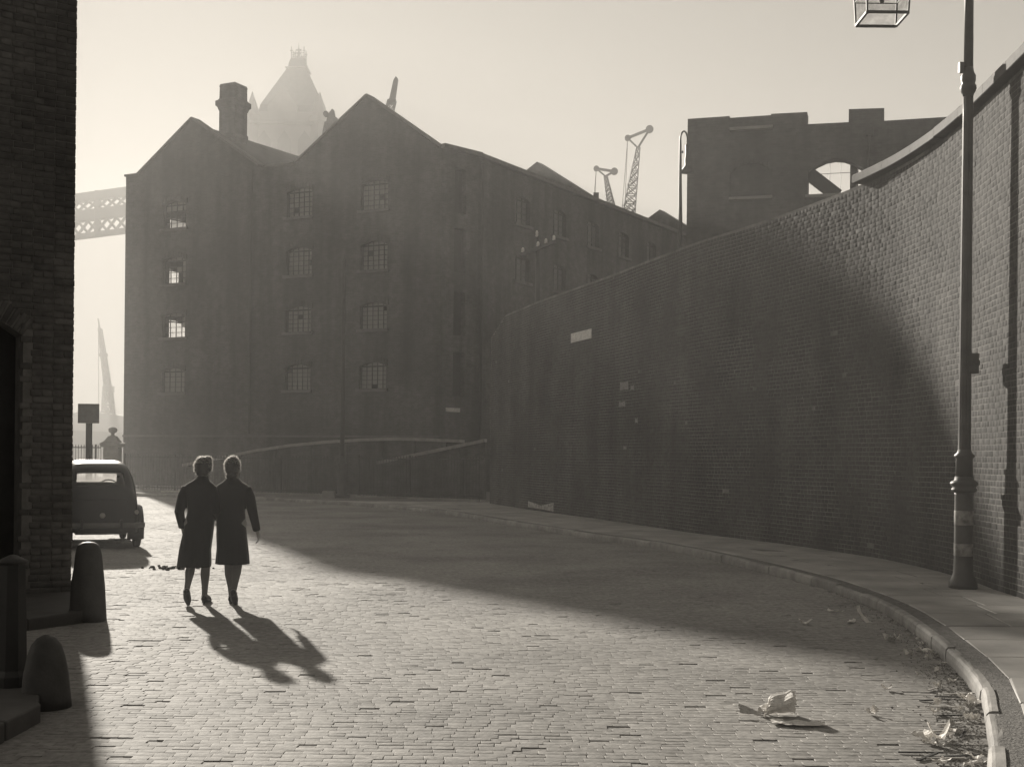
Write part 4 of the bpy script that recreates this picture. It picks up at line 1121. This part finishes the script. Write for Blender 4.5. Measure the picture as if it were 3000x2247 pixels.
# wheels
for x, yy in ((-.66, .62), (.66, .62), (-.62, 3.05), (.62, 3.05)):
    ax = ((0, 1, 0), (0, 0, 1), (1, 0, 0))
    t = MB().lathe([(.20, -.055), (.27, -.066), (.315, -.055), (.332, -.02), (.332, .02), (.315, .055), (.27, .066), (.20, .055)], 32, (x, yy, .327), ax=ax); w = cbuild(t, 'wheel', M_TYRE, smooth=True)
    t = MB().lathe([(.21, -.05), (.19, -.03), (.08, -.055), (.06, -.075), (.06, .075), (.08, .055), (.19, .03), (.21, .05)], 24, (x, yy, .327), ax=ax); t.v = [tuple(cw(v)) for v in t.v]; t.build('rim', M_CARP, w, smooth=True)
b = MB().tube([(-.60, .4, .33), (.60, .4, .33)], .04, 8); cbuild(b, 'rear_axle', M_IRON2)
b = MB().box(-.42, .42, .10, 3.3, .26, .32); cbuild(b, 'chassis', M_IRON2)
pts = [(-.74, .06, .43), (-.6, -.08, .43), (-.3, -.115, .43), (0, -.12, .43), (.3, -.115, .43), (.6, -.08, .43), (.74, .06, .43)]
b = MB().tube(pts, [(.018, .05)] * 7, 10); bp_ = cbuild(b, 'bumper', M_BUMP, smooth=True)
for sx in (-1, 1):
    b = MB().box(sx * .33 - .02, sx * .33 + .02, -.15, -.08, .35, .53); cbuild(b, 'overrider', M_CARP)
    b = MB().box(sx * .25 - .02, sx * .25 + .02, -.09, .2, .38, .42); cbuild(b, 'bumper_iron', M_IRON2)
b = MB().tube([(.27 + .19 * math.cos(k * math.pi / 10), 2.05 + .06 * math.sin(k * math.pi / 10), 1.02 + .17 * math.sin(k * math.pi / 10)) for k in range(21)], .012, 6, cap=False); cbuild(b, 'steering_wheel', M_IRON2)
for sx in (-1, 1):
    b = MB().box(sx * .28 - .22, sx * .28 + .22, 1.45, 1.55, .5, 1.0); bevel(cbuild(b, 'seat_back', M_IRON2), .03)
# ================================================================== TWO WOMEN WALKING ARM IN ARM
def remesh_obj(b, name, m, voxel, smooth_it, parent):
    me = bpy.data.meshes.new(name); me.from_pydata(b.v, [], b.f); me.update()
    bm = bmesh.new(); bm.from_mesh(me); bmesh.ops.recalc_face_normals(bm, faces=bm.faces); bm.to_mesh(me); bm.free()
    tmp = bpy.data.objects.new(name + '_tmp', me); COL.objects.link(tmp)
    r = tmp.modifiers.new('r', 'REMESH'); r.mode = 'VOXEL'; r.voxel_size = voxel; r.use_smooth_shade = True
    s = tmp.modifiers.new('s', 'SMOOTH'); s.iterations = smooth_it; s.factor = .5
    bpy.context.view_layer.update()
    dg = bpy.context.evaluated_depsgraph_get()
    out = bpy.data.meshes.new_from_object(tmp.evaluated_get(dg))
    bpy.data.objects.remove(tmp); out.name = name
    out.materials.clear()
    o = link_mesh(name, out, m, parent, True)
    return o
def ell(b, c, rx, ry, rz, n=14, m=10):
    rings = []
    for i in range(m + 1):
        a = -math.pi / 2 + math.pi * i / m
        k = max(math.cos(a), .04)
        rings.append([(c[0] + rx * k * math.cos(2 * math.pi * j / n), c[1] + ry * k * math.sin(2 * math.pi * j / n), c[2] + rz * math.sin(a)) for j in range(n)])
    b.loft(rings)
def oval(cx, cy, z, rx, ry, n=28, tilt=0.0):
    return [(cx + rx * math.copysign(abs(math.cos(2 * math.pi * j / n)) ** .85, math.cos(2 * math.pi * j / n)), cy + ry * math.copysign(abs(math.sin(2 * math.pi * j / n)) ** .85, math.sin(2 * math.pi * j / n)), z + tilt * math.cos(2 * math.pi * j / n)) for j in range(n)]

def hand(b, w, d, side, curl):
    """palm and five bent fingers from the wrist w along d"""
    w, d = Vector(w), Vector(d).normalized(); s = Vector((side, 0, 0)); s = (s - d * s.dot(d)).normalized(); f = d.cross(s).normalized()
    if f.y < 0: f = -f
    b.tube([w - d * .02, w + d * .03, w + d * .07, w + d * .09], [(.022, .018), (.036, .017), (.040, .015), (.034, .012)], 10)
    for k, (o, L) in enumerate(((-.028, .062), (-.009, .074), (.010, .070), (.028, .055))):
        p = w + d * .08 + f * (-o)
        q = p + d * L * .45 + s * (-curl * .3 * L); r = q + d * L * .3 + s * (-curl * .5 * L); t = r + d * L * .15 + s * (-curl * .6 * L)
        b.tube([p - d * .02, p, q, r, t], [.009, .009, .0085, .008, .006], 7)
    p = w + d * .025 + f * .03
    b.tube([p - f * .012, p + f * .012 + d * .02, p + f * .02 + d * .045, p + f * .018 + d * .065], [.012, .0105, .0095, .007], 7)

def person(root, cx, cy, S):
    """S: pose dictionary in metres relative to the ground point (cx, cy); facing +Y (away)"""
    X = lambda p: (cx + p[0], cy + p[1], p[2])
    b = MB()
    # legs
    for leg in S['legs']:
        hip, knee, ankle, toe = [X(p) for p in leg['pts']]
        kn = Vector(knee); an = Vector(ankle)
        calf = kn.lerp(an, .32) + Vector((0, -.012, 0))
        b.tube([hip, Vector(hip).lerp(kn, .5), knee, calf, kn.lerp(an, .7), ankle], [.08, .062, .046, .048, .032, .027], 12)
        a, t = Vector(ankle), Vector(toe)
        b.tube([a + Vector((0, -.03, .0)), a + (t - a) * .35, a + (t - a) * .75, t], [.034, .036, .038, .022], 10)
    # torso, neck, head
    hx = S['head'][0]
    b.loft([oval(cx, cy, .80, .15, .10), oval(cx, cy, .92, .165, .115), oval(cx, cy, 1.05, .125, .09), oval(cx, cy, 1.2, .15, .10), oval(cx, cy, 1.33, .165, .09), oval(cx + hx * .6, cy, 1.40, .07, .06), oval(cx + hx * .8, cy, 1.45, .05, .05), oval(cx + hx, cy + .01, 1.52, .052, .055)])
    hd = X((S['head'][0], S['head'][1], S['head'][2]))
    rings = []
    for z, rx, ry, oy in ((-.115, .030, .035, .045), (-.10, .048, .055, .04), (-.07, .058, .078, .025), (-.03, .068, .092, .01), (.02, .075, .098, .0), (.06, .073, .096, -.005), (.09, .058, .08, -.005), (.108, .03, .045, -.005)):
        rings.append(oval(hd[0], hd[1] + oy, hd[2] + z, rx, ry, 20))
    b.loft(rings)
    fy = hd[1] + .095
    b.tube([(hd[0], fy - .01, hd[2] + .02), (hd[0], fy + .012, hd[2] - .01), (hd[0], fy + .02, hd[2] - .03), (hd[0], fy, hd[2] - .04)], [.008, .011, .013, .009], 8)  # nose
    for sx in (-1, 1):
        ell(b, (hd[0] + sx * .028, fy - .012, hd[2] + .008), .013, .011, .009, 8, 6)      # eyes
        ell(b, (hd[0] + sx * .074, hd[1] - .002, hd[2] - .012), .009, .02, .03, 8, 6)     # ears
    ell(b, (hd[0], fy - .006, hd[2] - .062), .022, .011, .008, 8, 6)                       # lips
    # arms
    for arm in S['arms']:
        sh, el, wr = [X(p) for p in arm['pts']]
        b.tube([sh, Vector(sh).lerp(Vector(el), .5), el, Vector(el).lerp(Vector(wr), .4), wr], [.05, .043, .037, .036, .025], 10)
        if arm.get('hand', True): hand(b, wr, Vector(wr) - Vector(el), arm['side'], arm['curl'])
    body = remesh_obj(b, 'body', M_SKIN, .0075, 3, root)
    # stockings: the legs below the hem
    b = MB()
    for leg in S['legs']:
        hip, knee, ankle, toe = [Vector(X(p)) for p in leg['pts']]
        calf = knee.lerp(ankle, .32) + Vector((0, -.012, 0))
        b2 = MB(); b2.tube([hip.lerp(knee, .6), knee, calf, knee.lerp(ankle, .7), ankle + Vector((0, 0, .004))], [.058, .050, .052, .036, .031], 14)
        b2.build('stocking', M_STOCK, root, smooth=True)
        # court shoe with low heel
        d = (toe - ankle); L = d.length; t = d.normalized()
        side = Vector((1, 0, 0)); upv = side.cross(t).normalized()
        if leg['heel_up']:
            heel = ankle - t * .0 + Vector((0, -.045, -.01))
        else:
            heel = Vector((ankle.x, ankle.y - .045, ankle.z - .03))
        sb = MB()
        sb.tube([heel - t * .004, heel + (toe - heel) * .25, heel + (toe - heel) * .6, heel + (toe - heel) * .85, toe + t * .035], [(.030, .032), (.038, .042), (.044, .036), (.040, .028), (.018, .014)], 14)
        hb = heel + (Vector((0, 0, -1)) if not leg['heel_up'] else Vector((0, -.55, -.6))) * (.055)
        sb.tube([heel + t * .015, heel.lerp(hb, .6) + t * .008, hb], [.028, .021, .018], 10)
        remesh_obj(sb, 'shoe', M_SHOE, .006, 3, root)
    # coat with sleeves
    b = MB()
    b.loft([oval(cx + x, cy + y_, z, rx, ry, 36, tl) for x, y_, z, rx, ry, tl in S['coat']])
    for arm in S['arms']:
        sh, el, wr = [Vector(X(p)) for p in arm['pts']]
        cuff = el.lerp(wr, .97)
        b.tube([sh + Vector((-arm['side'] * .06, 0, .0)), sh + Vector((-arm['side'] * .008, 0, -.004)), sh.lerp(el, .35), sh.lerp(el, .8), el, el.lerp(cuff, .35), cuff], [.050, .066, .068, .060, .057, .052, .045], 14)
    b.loft([oval(cx + hx * .7, cy - .005, 1.37, .092, .082, 20), oval(cx + hx * .8, cy - .005, 1.415, .072, .07, 20), oval(cx + hx * .9, cy - .003, S['collar'], .062, .062, 20)])
    # shallow folds running down the skirt of the coat
    coat = remesh_obj(b, 'coat', S['coat_mat'], .0085, 4, root)
    for v in coat.data.vertices:
        if v.co.z < .95:
            a = math.atan2(v.co.y - cy, v.co.x - cx); k = min(1, (.95 - v.co.z) / .4)
            rr = 1 + .040 * k * math.sin(a * 6 + S['seed'] + 1.5 * v.co.z) + .018 * k * math.sin(a * 13 + 1)
            v.co.x = cx + (v.co.x - cx) * rr; v.co.y = cy + (v.co.y - cy) * rr
    # hair: waved mass and loose wisps
    b = MB(); rnd = random.Random(S['seed'])
    for (ox, oy, oz, r) in S['hair']:
        ell(b, (hd[0] + ox, hd[1] + oy, hd[2] + oz), r * rnd.uniform(.95, 1.05), r, r * rnd.uniform(.9, 1.0), 12, 8)
    hair = remesh_obj(b, 'hair', M_HAIR, .0075, 2, root)
    w = MB(); vs = [v.co.copy() for v in hair.data.vertices]; ns = [v.normal.copy() for v in hair.data.vertices]
    for k in range(3000):
        i = rnd.randrange(len(vs)); p, n = vs[i], ns[i]
        if n.z < .35 and abs(n.x) < .75: continue      # flyaway hair stands off the crown and the sides
        tdir = (n * .55 + Vector((rnd.gauss(0, .6), rnd.gauss(0, .6), rnd.gauss(-.1, .6)))).normalized()
        L = rnd.uniform(.008, .022); sd = tdir.cross(n)
        if sd.length < .01: continue
        sd = sd.normalized() * .0011
        q = p + tdir * L * .6 + n * .004; e = q + (tdir * .6 + Vector((0, 0, -.5))).normalized() * L * .5
        w.add([p - sd, p + sd, q + sd, q - sd, e], [(0, 1, 2, 3), (3, 2, 4)])
    w.build('hair_wisps', M_WISP, hair, fix=False)

wl = empty('person', (-3.54, 14.16, 0), 'woman on the left of the pair walking away, dark belted coat, hand at her pocket', 'person', 'two women walking away arm in arm')
wr_ = empty('person', (-3.175, 14.22, 0), 'woman on the right of the pair walking away, dark straight coat, right arm swinging free', 'person', 'two women walking away arm in arm')
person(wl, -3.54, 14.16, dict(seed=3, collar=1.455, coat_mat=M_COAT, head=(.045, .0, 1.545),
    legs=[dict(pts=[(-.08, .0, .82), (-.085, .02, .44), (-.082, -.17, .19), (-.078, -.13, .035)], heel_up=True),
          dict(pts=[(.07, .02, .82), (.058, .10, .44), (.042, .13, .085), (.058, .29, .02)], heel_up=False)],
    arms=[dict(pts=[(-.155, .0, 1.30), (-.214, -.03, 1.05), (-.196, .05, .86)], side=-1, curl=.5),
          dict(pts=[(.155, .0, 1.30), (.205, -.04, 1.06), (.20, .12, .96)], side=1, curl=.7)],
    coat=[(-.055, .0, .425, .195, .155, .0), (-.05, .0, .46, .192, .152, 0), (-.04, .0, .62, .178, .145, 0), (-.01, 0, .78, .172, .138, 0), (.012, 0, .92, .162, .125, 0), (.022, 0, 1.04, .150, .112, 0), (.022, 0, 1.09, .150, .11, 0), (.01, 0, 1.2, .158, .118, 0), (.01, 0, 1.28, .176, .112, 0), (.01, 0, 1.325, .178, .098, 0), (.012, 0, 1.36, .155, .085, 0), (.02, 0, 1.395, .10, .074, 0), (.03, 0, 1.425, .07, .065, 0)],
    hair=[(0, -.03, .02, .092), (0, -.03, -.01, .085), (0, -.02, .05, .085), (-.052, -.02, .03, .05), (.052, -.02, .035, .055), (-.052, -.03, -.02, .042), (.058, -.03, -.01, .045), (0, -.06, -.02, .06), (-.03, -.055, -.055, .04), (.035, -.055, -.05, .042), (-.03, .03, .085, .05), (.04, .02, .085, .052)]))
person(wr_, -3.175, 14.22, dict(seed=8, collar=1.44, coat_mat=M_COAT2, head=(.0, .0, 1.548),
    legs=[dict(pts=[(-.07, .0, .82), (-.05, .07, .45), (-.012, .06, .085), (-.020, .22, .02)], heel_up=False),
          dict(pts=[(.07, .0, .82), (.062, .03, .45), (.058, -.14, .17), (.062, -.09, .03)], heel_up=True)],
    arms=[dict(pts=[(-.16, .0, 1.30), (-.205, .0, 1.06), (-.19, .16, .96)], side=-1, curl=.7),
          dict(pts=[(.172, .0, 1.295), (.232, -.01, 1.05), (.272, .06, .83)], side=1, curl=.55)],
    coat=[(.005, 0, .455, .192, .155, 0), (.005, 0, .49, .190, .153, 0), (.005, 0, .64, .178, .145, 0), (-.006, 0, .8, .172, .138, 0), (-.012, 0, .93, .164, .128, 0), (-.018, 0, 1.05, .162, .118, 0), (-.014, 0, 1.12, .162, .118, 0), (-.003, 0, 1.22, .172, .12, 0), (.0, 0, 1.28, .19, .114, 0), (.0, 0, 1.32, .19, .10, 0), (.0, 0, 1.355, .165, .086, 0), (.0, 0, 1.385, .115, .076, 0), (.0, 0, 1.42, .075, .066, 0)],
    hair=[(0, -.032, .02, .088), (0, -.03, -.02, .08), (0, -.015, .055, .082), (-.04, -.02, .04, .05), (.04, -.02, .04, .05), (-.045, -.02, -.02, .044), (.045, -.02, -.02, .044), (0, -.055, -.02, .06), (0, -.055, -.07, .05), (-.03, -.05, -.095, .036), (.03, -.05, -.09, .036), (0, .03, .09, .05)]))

# ================================================================== LITTER
def crumple(nx, ny, f, jit, seed):
    """grid sheet shaped by f(u, v) -> point, jittered into creases"""
    r = random.Random(seed); b = MB()
    P = [[Vector(f(i / nx, j / ny)) + Vector((r.gauss(0, jit), r.gauss(0, jit), abs(r.gauss(0, jit)))) for j in range(ny + 1)] for i in range(nx + 1)]
    b.v = [tuple(p) for row in P for p in row]
    for i in range(nx):
        for j in range(ny):
            a = i * (ny + 1) + j; c = a + ny + 1
            if (i + j) % 2: b.f += [(a, c, a + 1), (c, c + 1, a + 1)]
            else: b.f += [(a, c, c + 1), (a, c + 1, a + 1)]
    return b
def paper(name, b, m, th=.0015):
    o = b.build(name, m, None, fix=False)
    md = o.modifiers.new('thick', 'SOLIDIFY'); md.thickness = th
    return o
px, py = 1.79, 8.22
# a crumpled paper bag, its open side towards the camera
def bag(u, v):
    rx, ry = px - .14 + .26 * v, py + .03 + .05 * v
    hgt = .045 + .12 * math.sin(min(1.0, v * 1.15) * 1.5) * (1 - .3 * max(0, v - .8) / .2)
    if u < .3: yy, f = .075 - .02 * (u / .3), u / .3
    elif u < .75: g = (u - .3) / .45; yy, f = .055 - .12 * g, 1 - .22 * g
    else: g = (u - .75) / .25; yy, f = -.065 - .012 * g, .78 - .42 * g * (1 - v * .6)
    return (rx + .02 * math.sin(v * 9 + u * 2), ry + yy, .008 + hgt * f + .010 * math.sin(v * 14 + u * 5) * (u > .15))
o = paper('paper_bag', crumple(16, 9, bag, .005, 4), M_PAPER)
tag(o, 'crumpled pale paper bag lying open on the setts at lower right', 'paper bag')
def sheet_f(u, v):
    x = px - .10 + .33 * u; yy = py - .10 - (.14 * v) * (1 - .75 * abs(u - .35)) - .08 * u
    return (x, yy, .012 + .012 * math.sin(u * 9) ** 2 * (1 - v) + .02 * max(0, .15 - u))
tag(paper('newspaper_sheet', crumple(14, 7, sheet_f, .004, 5), M_PAPER), 'flat torn newspaper sheet in front of the crumpled paper bag', 'newspaper')
def flap(u, v):
    return (px - .26 + .20 * u, py + .14 - .16 * u - .06 * v, .015 + .05 * (1 - u) * (1 - v) + .004)
tag(paper('brown_paper', crumple(8, 4, flap, .004, 6), M_PAPERD), 'folded brown paper strip at the left of the crumpled bag', 'paper')

def scrap(label, x, y, w, d, h, seed, m=M_PAPER, fold=True, z=None):
    z = dip(x, y) + .009
    r = random.Random(seed); a = r.uniform(0, 3.1); ca, sa = math.cos(a), math.sin(a)
    def f(u, v):
        X, Y = (u - .5) * w, (v - .5) * d
        zz = z + h * (abs(2 * u - 1) ** 1.5 if fold else (u * u)) + .006 * math.sin(7 * u + 5 * v + seed)
        return (x + ca * X - sa * Y, y + sa * X + ca * Y, max(z, zz))
    o = paper('paper_scrap', crumple(5, 4, f, .006, seed), m)
    return tag(o, label, 'paper scrap', 'scraps of paper in the gutter')
scrap('small pale crumpled scrap right of the paper bag', 2.42, 8.36, .10, .06, .04, 21)
scrap('white folded carton standing in the lower right gutter', 2.62, 7.62, .13, .10, .10, 22)
scrap('small round pale scrap at the edge of the road shadow', 3.05, 12.95, .13, .10, .05, 23)
scrap('upright white scrap in the shaded gutter', 3.70, 13.1, .16, .06, .16, 24, fold=False)
scrap('flat white strip beside the upright scrap in the gutter', 3.56, 13.05, .22, .06, .02, 25)
scrap('thin pale strip in the shaded gutter beyond the upright scrap', 3.62, 13.95, .20, .05, .015, 26)
rl = random.Random(5)
DESC = ['pale', 'grey', 'white', 'torn', 'tiny', 'curled', 'flat', 'dirty']
gut = []
for k in range(46):
    yy = rl.uniform(6.9, 12.2) if k % 3 else rl.uniform(7.0, 9.6)
    off = abs(rl.gauss(.05, .20)) + .03
    xx = float(kerb_x(yy)) - off
    gut.append((yy, xx))
for k, (yy, xx) in enumerate(sorted(gut)):
    w = rl.uniform(.028, .095)
    scrap('small litter scrap among the rubbish strewn along the sunlit gutter', xx, yy, w, w * rl.uniform(.5, 1), rl.uniform(.01, .045), 100 + k, M_PAPER if rl.random() < .75 else M_PAPERD)
# straws, sticks and dirt swept into the gutter
for k in range(14):
    yy = rl.uniform(7.1, 9.6); xx = float(kerb_x(yy)) - rl.uniform(.08, .45); a = rl.gauss(.1, .5); L = rl.uniform(.06, .16)
    d = Vector((math.cos(a), math.sin(a) * .6, 0)) * L
    o = MB().beam(Vector((xx, yy, dip(xx, yy) + .010)) - d, Vector((xx, yy, dip(xx, yy) + .016)) + d, rl.uniform(.008, .02), .008).build('wood_splinter', M_WOOD if k % 2 else M_PAPERD)
    tag(o, 'thin wood splinter lying in the sunlit gutter rubbish', 'splinter', 'splinters in the gutter')
# loose grit along the kerb foot
g = MB()
for k in range(1500):
    yy = rl.uniform(6.6, 16) if k % 2 else rl.uniform(6.8, 10.5); xx = float(kerb_x(yy)) - abs(rl.gauss(0, .16)) - .01; r = rl.uniform(.003, .011)
    c = Vector((xx, yy, dip(xx, yy) + .006))
    g.add([c + Vector((r * rl.uniform(.7, 1.3) * a, r * b_ * rl.uniform(.7, 1.3), r * .7 * z_)) for a, b_, z_ in ((1, 0, 0), (0, 1, 0), (-1, 0, 0), (0, -1, 0), (0, 0, 1), (0, 0, -1))], [(0, 1, 4), (1, 2, 4), (2, 3, 4), (3, 0, 4), (1, 0, 5), (2, 1, 5), (3, 2, 5), (0, 3, 5)])
M_CHIP = mat('grit_chips', 0.30, 0.8, 0.4, 30, 0, island=.5)
tag(g.build('gutter_grit', M_CHIP), 'loose pale grit along the foot of the kerb', 'grit', kind='stuff')
# horse dung left of the women
dg_ = empty('horse_dung', (-5.0, 18.5, 0), 'small dark scatter of horse dung on the road left of the women', 'dung')
for k in range(48):
    c = (-5.0 + rl.gauss(0, .22), 18.46 + rl.gauss(0, .13), .012 + .015 * rl.random()); r = rl.uniform(.012, .034)
    b = MB(); ell(b, c, r * rl.uniform(.8, 1.3), r, r * .7, 9, 6); b.build('lump', M_DUNG, dg_, smooth=True)
# a pale plank end lying at the foot of the far railings
tag(MB().beam((-14.2, 50.6, .17), (-12.9, 50.9, .18), .10, .06).build('plank', M_PAPER), 'pale plank lying on the far pavement before the railings', 'plank')

# ================================================================== HAZE
hz = MB().box(-350, 350, -45, 345, -1.3, 68).build('haze', None)
hm = bpy.data.materials.new('haze_air'); hm.use_nodes = True
t = hm.node_tree; t.nodes.clear()
out = t.nodes.new('ShaderNodeOutputMaterial'); pv = t.nodes.new('ShaderNodeVolumePrincipled')
pv.inputs['Color'].default_value = (.97, .96, .94, 1)
pv.inputs['Density'].default_value = HAZE_DENSITY
pv.inputs['Anisotropy'].default_value = HAZE_ANISO
t.links.new(pv.outputs[0], out.inputs['Volume'])
hz.data.materials.append(hm)
tag(hz, kind='stuff')
hz.display_type = 'WIRE'
